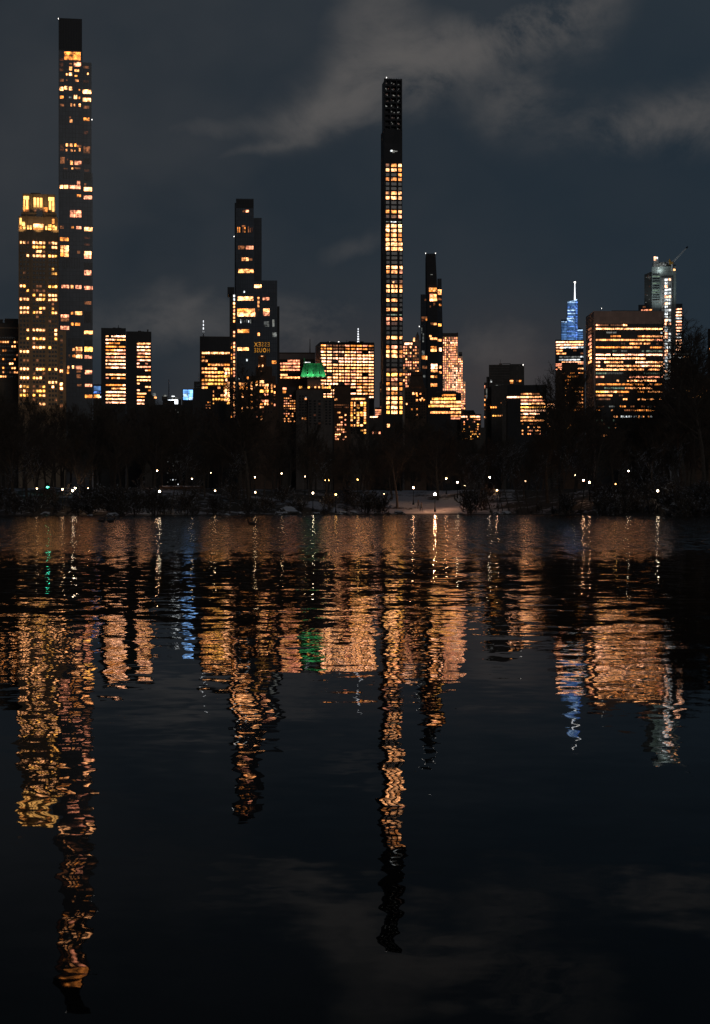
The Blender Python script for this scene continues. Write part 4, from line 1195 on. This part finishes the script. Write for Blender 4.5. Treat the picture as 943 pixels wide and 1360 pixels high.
# trees one can single out near the water
HERO = [
    ('tall', 745, 330, 492, 'tall bare tree rising in front of the amber-windowed block'),
    ('tall', 727, 345, 515, 'bare tree with a pointed top left of the amber-windowed block'),
    ('broad', 908, 330, 440, 'large bare tree spreading over the white-lit block near the right edge'),
    ('tall', 935, 320, 448, 'tall bare tree at the far right edge with open branches on the sky'),
    ('broad', 790, 322, 560, 'bare tree with a thick trunk in front of the stone-framed slab'),
    ('broad', 18, 310, 545, 'thick trunked bare tree at the left edge of the shore'),
    ('broad', 36, 316, 560, 'bare tree left of the green signal by the water'),
    ('broad', 106, 305, 575, 'bare tree with a straight trunk beside the pair of white lamps at left'),
    ('dense', 205, 360, 560, 'rounded bare tree behind the high warm lamp left of the sky gap'),
    ('broad', 331, 338, 500, 'leaning bare tree in front of the brick hotel under the gold sign'),
    ('broad', 318, 350, 565, 'pale lamp-lit bare tree left of the leaning one'),
    ('broad', 152, 330, 575, 'bare tree standing in front of the taller black slab'),
    ('thin', 86, 303, 640, 'short thin tree in front of the white lamp right of the green signal'),
    ('broad', 272, 350, 575, 'bare tree below the dark-topped office with the mast'),
]
for kind, px, y, py, lab in HERO:
    x = wx(px, y); plant(kind, x, y, top_h(py, x, y), lab, None)
for i, px in enumerate((615, 633, 640, 652, 661, 668, 677, 686, 694, 702, 712, 721, 733, 742, 757, 770, 251, 262, 226, 240, 8, 28, 56, 178, 290, 305, 822, 850, 868, 890, 915, 440, 476)):
    x0 = wx(px, 330); y = shore(x0) + rng.uniform(4, 13); x = wx(px, y)
    plant('thin', x, y, top_h(rng.uniform(575, 640), x, y), 'thin dark sapling standing against the snow at the water edge', 'thin saplings along the water edge', name='sapling')
for i in range(85):
    px = -10 + 965 * (i + rng.random()) / 85
    if 535 < px < 605 or mn.noise((px * .035, 0, 0)) < -.12: continue
    x0 = wx(px, 320); y = shore(x0) + rng.uniform(.2, 5 if i % 3 else 22); x = wx(px, y)
    plant('shrub', x, y, rng.choice((1.0, 1.6, 2.4, 3.6, 5.0)) * rng.uniform(.8, 1.2), 'low twiggy leafless shrub on the snowy bank', 'leafless shrubs on the bank', 'shrub', 'bare_shrub')

for i in range(15):
    px = 520 * (i + rng.random()) / 15 - 8
    x0 = wx(px, 320); y = shore(x0) + rng.uniform(2, 28); x = wx(px, y)
    plant('shrub', x, y, rng.uniform(1.2, 5), 'leafless bush in the dark brush along the left half of the bank', 'dark brush on the left bank', 'shrub', 'bare_shrub')
for i in range(26):
    px = 790 + 165 * (i + rng.random()) / 26
    x0 = wx(px, 290); y = shore(x0) + rng.uniform(.5, 26); x = wx(px, y)
    plant('shrub', x, y, rng.uniform(2.5, 6), 'tall tangled leafless brush crowding the bank at the right', 'tangled brush on the right bank', 'shrub', 'bare_shrub')
# ------------------------------------------------------------------ lamps
def lamp_proto(h, glow_mat, arm):
    post = MB()
    post.lathe([(.20, 0), (.20, .25), (.13, .4), (.11, .8), (.07, .95), (.055, h - .42), (.09, h - .38), (.05, h - .3), (.12, h - .22)], 'lamp_iron', 10)
    g = MB(); g.lathe([(.11, -.22), (.2, -.08), (.24, .06), (.2, .2), (.1, .28)], glow_mat, 10)
    c = MB(); c.lathe([(.21, .21), (.14, .33), (.05, .38), (.03, .52)], 'lamp_iron', 10)
    return post.mesh('post'), g.mesh('globe'), c.mesh('cap')
LP = {}
def lamp(px, py, colour, label, size=1.0):
    best = None
    for k in range(0, 260, 2):
        y = 300 + k; x = wx(px, y)
        if y < shore(x) + 3: continue
        z = EYE + (HOR - py) / F * y
        h = z - ground(x, y)
        e = abs(h - 3.7) + k * .004
        if best is None or e < best[0]: best = (e, x, y, h)
    _, x, y, h = best
    h = round(max(2.6, h) * 2) / 2
    z0 = EYE + (HOR - py) / F * y - h
    if colour == 'globe_white' and size <= .9: colour = 'globe_soft'
    key = (h, colour)
    if key not in LP: LP[key] = lamp_proto(h, colour, False)
    o = tag(empty('street_lamp', (x, y, z0)), label, 'lamp', 'lamps glowing along the far shore')
    post, g, c = LP[key]
    link('post', post, o); gl = link('globe', g, o, (0, 0, h)); link('cap', c, o, (0, 0, h))
    gl.scale = (size * .6,) * 3
Wh, Wa, Am = 'globe_white', 'globe_warm', 'globe_amber'
for a in [
    (49, 649, Wh, 'small white lamp left of the green signal', .7), (83, 650, Wh, 'white lamp just right of the green signal', .9),
    (96.5, 652, Wh, 'white lamp, lower one of a close pair below the supertall tower', 1.1), (99.7, 649, Wh, 'white lamp, upper one of a close pair below the supertall tower', 1.2),
    (117.7, 650, Wa, 'orange lamp right of the close white pair', 1.3), (208.4, 625, Wa, 'warm lamp set high among branches below the sky gap', 1.1),
    (212, 653, Wh, 'bright white lamp low under the high warm one', 1.2), (255, 636, Wh, 'white lamp below the dark-topped office', .8),
    (280, 628, Wh, 'faint lamp high below the dark-topped office', .5), (285.6, 652, Wh, 'white lamp left of the lamp-lit pale tree', .9),
    (338.6, 634, Wh, 'white lamp above another one beside the leaning trunk', .9), (339, 654, Wh, 'white lamp on a black post beside the leaning trunk', .9),
    (374, 629, Wh, 'white lamp left below the green roof', .9), (405, 633, Wh, 'white lamp right below the green roof', .8),
    (415.6, 655, Wh, 'low white lamp near the water below the green roof', 1.0), (432, 638, Am, 'tiny amber lamp, left one of two side by side', .6),
    (436.6, 638, Am, 'tiny amber lamp, right one of two side by side', .6), (446, 657, Am, 'low amber lamp below the gridded office tower', 1.2),
    (475, 637, Am, 'lone amber lamp left of the slim supertall', 1.2), (510, 656, Wh, 'faint white lamp low below the slim supertall', .5),
    (549, 648, Wa, 'orange lamp lighting branches left of the lit snow', 1.2), (577.7, 656.5, 'globe_bright', 'brightest lamp standing on the glowing snow by the water', 1.35),
    (592.8, 635.6, Wa, 'orange lamp above and right of the glowing snow', 1.0), (607.6, 640.7, Wh, 'white lamp right of the glowing snow', 1.0),
    (617, 645, Wh, 'faint small lamp right of the glowing snow', .6), (650.5, 634, Wh, 'white lamp above the leaning saplings', 1.0),
    (660.4, 651, Wa, 'low orange lamp among the leaning saplings', .8), (698, 639, Wh, 'white lamp below the banded office', .9),
    (763.8, 631, Wh, 'faint lamp above the warm pair below the amber-windowed block', .7), (775, 638, Wa, 'warm lamp, left one of a pair by the thick trunk', 1.0),
    (783, 641, Wa, 'warm lamp, right one of a pair by the thick trunk', 1.1), (817.7, 643, Am, 'dim orange lamp below the stone-framed slab', .8),
    (834.5, 626, Wh, 'white lamp set high below the right side of the stone-framed slab', 1.1), (873.7, 652, Wh, 'white lamp low in the brush near the right edge', 1.2)]:
    lamp(*a)
# traffic signal
x, y = wx(63.4, 345), 345
g0 = ground(x, y); zt = EYE + (HOR - 647) / F * y
o = tag(empty('traffic_signal', (x, y, g0)), 'traffic signal shining green at the left of the shore', 'traffic light')
mb = MB(); mb.tube((0, .2, -.3), (0, .2, zt - g0 + .6), .08, .06, 'lamp_iron', 8); mb.build('post', o)
mb = MB(); mb.box(-.2, .2, -.12, .14, zt - g0 - .3, zt - g0 + .85, 'lamp_iron'); mb.build('housing', o)
mb = MB()
for k in range(3): mb.box(-.19, .19, -.36, -.12, zt - g0 + .16 + k * .34, zt - g0 + .19 + k * .34, 'lamp_iron')
mb.build('hood', o)
mb = MB(); mb.lathe([(.2, -.12), (.24, -.04), (.24, .04), (.2, .12)], 'signal_green', 12, (0, -.17, zt - g0)); mb.build('green_lens', o)

# ------------------------------------------------------------------ rocks, wall, people, ducks
def boulder(px, d, s, label, group):
    x0 = wx(px, 330); y = shore(x0) + d; x = wx(px, y)
    bm = bmesh.new(); bmesh.ops.create_icosphere(bm, subdivisions=3, radius=1)
    off = rng.uniform(0, 50)
    for v in bm.verts:
        n = mn.noise(v.co * 1.3 + Vector((off, 0, 0))) * .4 + mn.noise(v.co * 3 + Vector((off, 0, 0))) * .15
        v.co = Vector((v.co.x * 1.35, v.co.y, v.co.z * .7)) * (1 + n) * s
    me = bpy.data.meshes.new('boulder'); bm.to_mesh(me)
    bm2 = bm.copy(); bm.free()
    me.materials.append(MATS['snow_rock'])
    bm2.free()
    o = link('boulder', me, None, (x, y, ground(x, y) + s * .15)); tag(o, label, 'rock', group)
m, nt = new_mat('snow_rock')
gn = nt.n('ShaderNodeNewGeometry'); nz = nt.xyz(gn.outputs['Normal'])[2]
n1 = nt.noise(gn.outputs['Position'], 2.5, 5, .6)[0]
k = nt.rng(nt.m('ADD', nz, nt.m('MULTIPLY', nt.m('SUBTRACT', n1, .5), .9)), .35, .6, 0, 1, True)
b_ = nt.n('ShaderNodeBsdfPrincipled', ins={'Base Color': nt.mix(k, nt.mix(n1, (.04, .036, .032), (.14, .125, .11)), (.72, .72, .74)), 'Roughness': .8})
finish(nt, b_); MATS['snow_rock'] = m
boulder(383, 1.2, 1.5, 'largest snow capped boulder at the water edge below the green roof', None)
for i, px in enumerate((395, 370, 420, 455, 470, 500, 515, 530, 612, 660, 672, 150, 180, 196, 120, 60, 300, 320, 850, 905)):
    boulder(px, rng.uniform(.2, 2), rng.uniform(.35, .8), 'small snow dusted rock on the dark water edge', 'small rocks along the water edge')

# low retaining wall with a snowy top
y = 372; wpx = (214, 268)
x0, x1 = wx(wpx[0], y), wx(wpx[1], y); g = ground((x0 + x1) / 2, y)
zt = EYE + (HOR - 646.5) / F * y
wl = tag(empty('stone_wall', ((x0 + x1) / 2, y, g - .6)), 'low brick retaining wall with a snowy top between the left lamps', 'wall')
hw = (x1 - x0) / 2; hh = zt - g + .6
mb = MB(); mb.box(-hw, hw, 0, .6, 0, hh, 'brown_brick')
for i in range(5): mb.box(-hw + i * hw / 2 - .3, -hw + i * hw / 2 + .3, -.2, .8, 0, hh + .15, 'brown_brick')
mb.build('wall', wl)
m, nt = new_mat('clean_snow'); n1 = nt.noise(nt.n('ShaderNodeNewGeometry').outputs['Position'], 3, 4, .6)[0]
finish(nt, nt.n('ShaderNodeBsdfPrincipled', ins={'Base Color': nt.ramp(n1, [(.3, (.55, .55, .57)), (.7, (.78, .78, .8))]), 'Roughness': .6})); MATS['clean_snow'] = m
mb = MB(); mb.hull([(-hw, -.05, hh + .003), (hw, -.05, hh + .003), (hw, .65, hh + .003), (-hw, .65, hh + .003)], [(-hw + .1, .1, hh + .2), (hw - .1, .1, hh + .2), (hw - .1, .5, hh + .2), (-hw + .1, .5, hh + .2)], 'clean_snow')
mb.build('snow_cap', wl)

def skinned(name, pts, edges, rad, mat, root=0, sub=1, parent=None, loc=(0, 0, 0), rz=0):
    me = bpy.data.meshes.new(name); me.from_pydata(pts, edges, []); me.materials.append(MATS[mat])
    o = link(name, me, parent, loc); o.rotation_euler = (0, 0, rz)
    sk = o.modifiers.new('skin', 'SKIN')
    for i, v in enumerate(me.skin_vertices[0].data):
        r = rad[i]; v.radius = r if isinstance(r, tuple) else (r, r); v.use_root = i == root
    s = o.modifiers.new('sub', 'SUBSURF'); s.levels = sub; s.render_levels = sub
    return o
def person(px, py_foot, y, label, rz, coat, stride):
    x = wx(px, y); z = ground(x, y)
    s = stride
    pts = [(0, 0, .95), (0, 0, 1.15), (0, 0, 1.38), (0, .0, 1.50), (0, -.02, 1.62), (0, -.02, 1.74),
           (.09, 0, .90), (.10, -s, .50), (.10, -s * .6, .08), (.10, -s * .6 - .16, .04),
           (-.09, 0, .90), (-.10, s * .8, .50), (-.10, s * 1.6, .10), (-.10, s * 1.6 - .16, .04),
           (.17, 0, 1.40), (.24, s * .6, 1.12), (.25, s * .1, .88), (.25, -.03, .80), (-.17, 0, 1.40), (-.24, -s * .5, 1.12), (-.25, -s - .05, .90), (-.25, -s - .1, .82)]
    ed = [(0, 1), (1, 2), (2, 3), (3, 4), (4, 5), (0, 6), (6, 7), (7, 8), (8, 9), (0, 10), (10, 11), (11, 12), (12, 13), (2, 14), (14, 15), (15, 16), (16, 17), (2, 18), (18, 19), (19, 20), (20, 21)]
    rad = [(.17, .12), (.18, .13), (.19, .12), .06, .09, .075, .10, .07, .05, .045, .10, .07, .05, .045, .075, .055, .045, .035, .075, .055, .045, .035]
    o = skinned('person', pts, ed, rad, coat, 0, 2, None, (x, y, z), rz)
    tag(o, label, 'person')
    f = MB(); f.lathe([(.055, -.1), (.085, -.03), (.09, .05), (.06, .11)], 'skin', 10, (0, -.052, 1.66)); f.build('face', o)
    h = MB(); h.lathe([(.105, -.02), (.11, .06), (.085, .13), (.03, .16)], 'hair', 10, (0, -.01, 1.69)); h.build('hat', o)
person(559.5, 668, 352, 'dark clothed person walking on the snow left of the brightest lamp', .9, 'coat_dark', .16)
person(555.5, 668, 356, 'person in a grey coat a step behind the dark clothed walker', .9, 'coat_grey', .1)
person(101, 668, 330, 'dark figure standing under the pair of white lamps at left', 1.2, 'coat_dark', .03)

def duck(px, py, label, rz):
    y = EYE * F / (py - HOR); x = wx(px, y)
    o = skinned('duck', [(0, .30, .14), (0, .18, .09), (0, 0, .08), (0, -.16, .10), (0, -.22, .20), (0, -.235, .29), (0, -.27, .31)],
                [(i, i + 1) for i in range(6)], [.03, (.09, .08), (.13, .11), (.09, .09), .045, .06, .045], 'feathers', 2, 2, None, (x, y, 0), rz)
    o.scale = (1.25,) * 3
    tag(o, label, 'duck', 'ducks floating near the far shore')
    bl = MB(); bl.hull([(-.025, -.29, .29), (.025, -.29, .29), (.025, -.29, .32), (-.025, -.29, .32)], [(-.03, -.37, .285), (.03, -.37, .285), (.03, -.37, .297), (-.03, -.37, .297)], 'bill'); bl.build('bill', o)
duck(335, 697.5, 'dark duck floating alone below the brick hotel reflection', -1.2)
duck(135, 693.5, 'small duck, left one of two below the taller black slab', 1.5)
duck(148, 693.8, 'small duck, right one of two below the taller black slab', 1.4)
print('objects', len(bpy.data.objects))
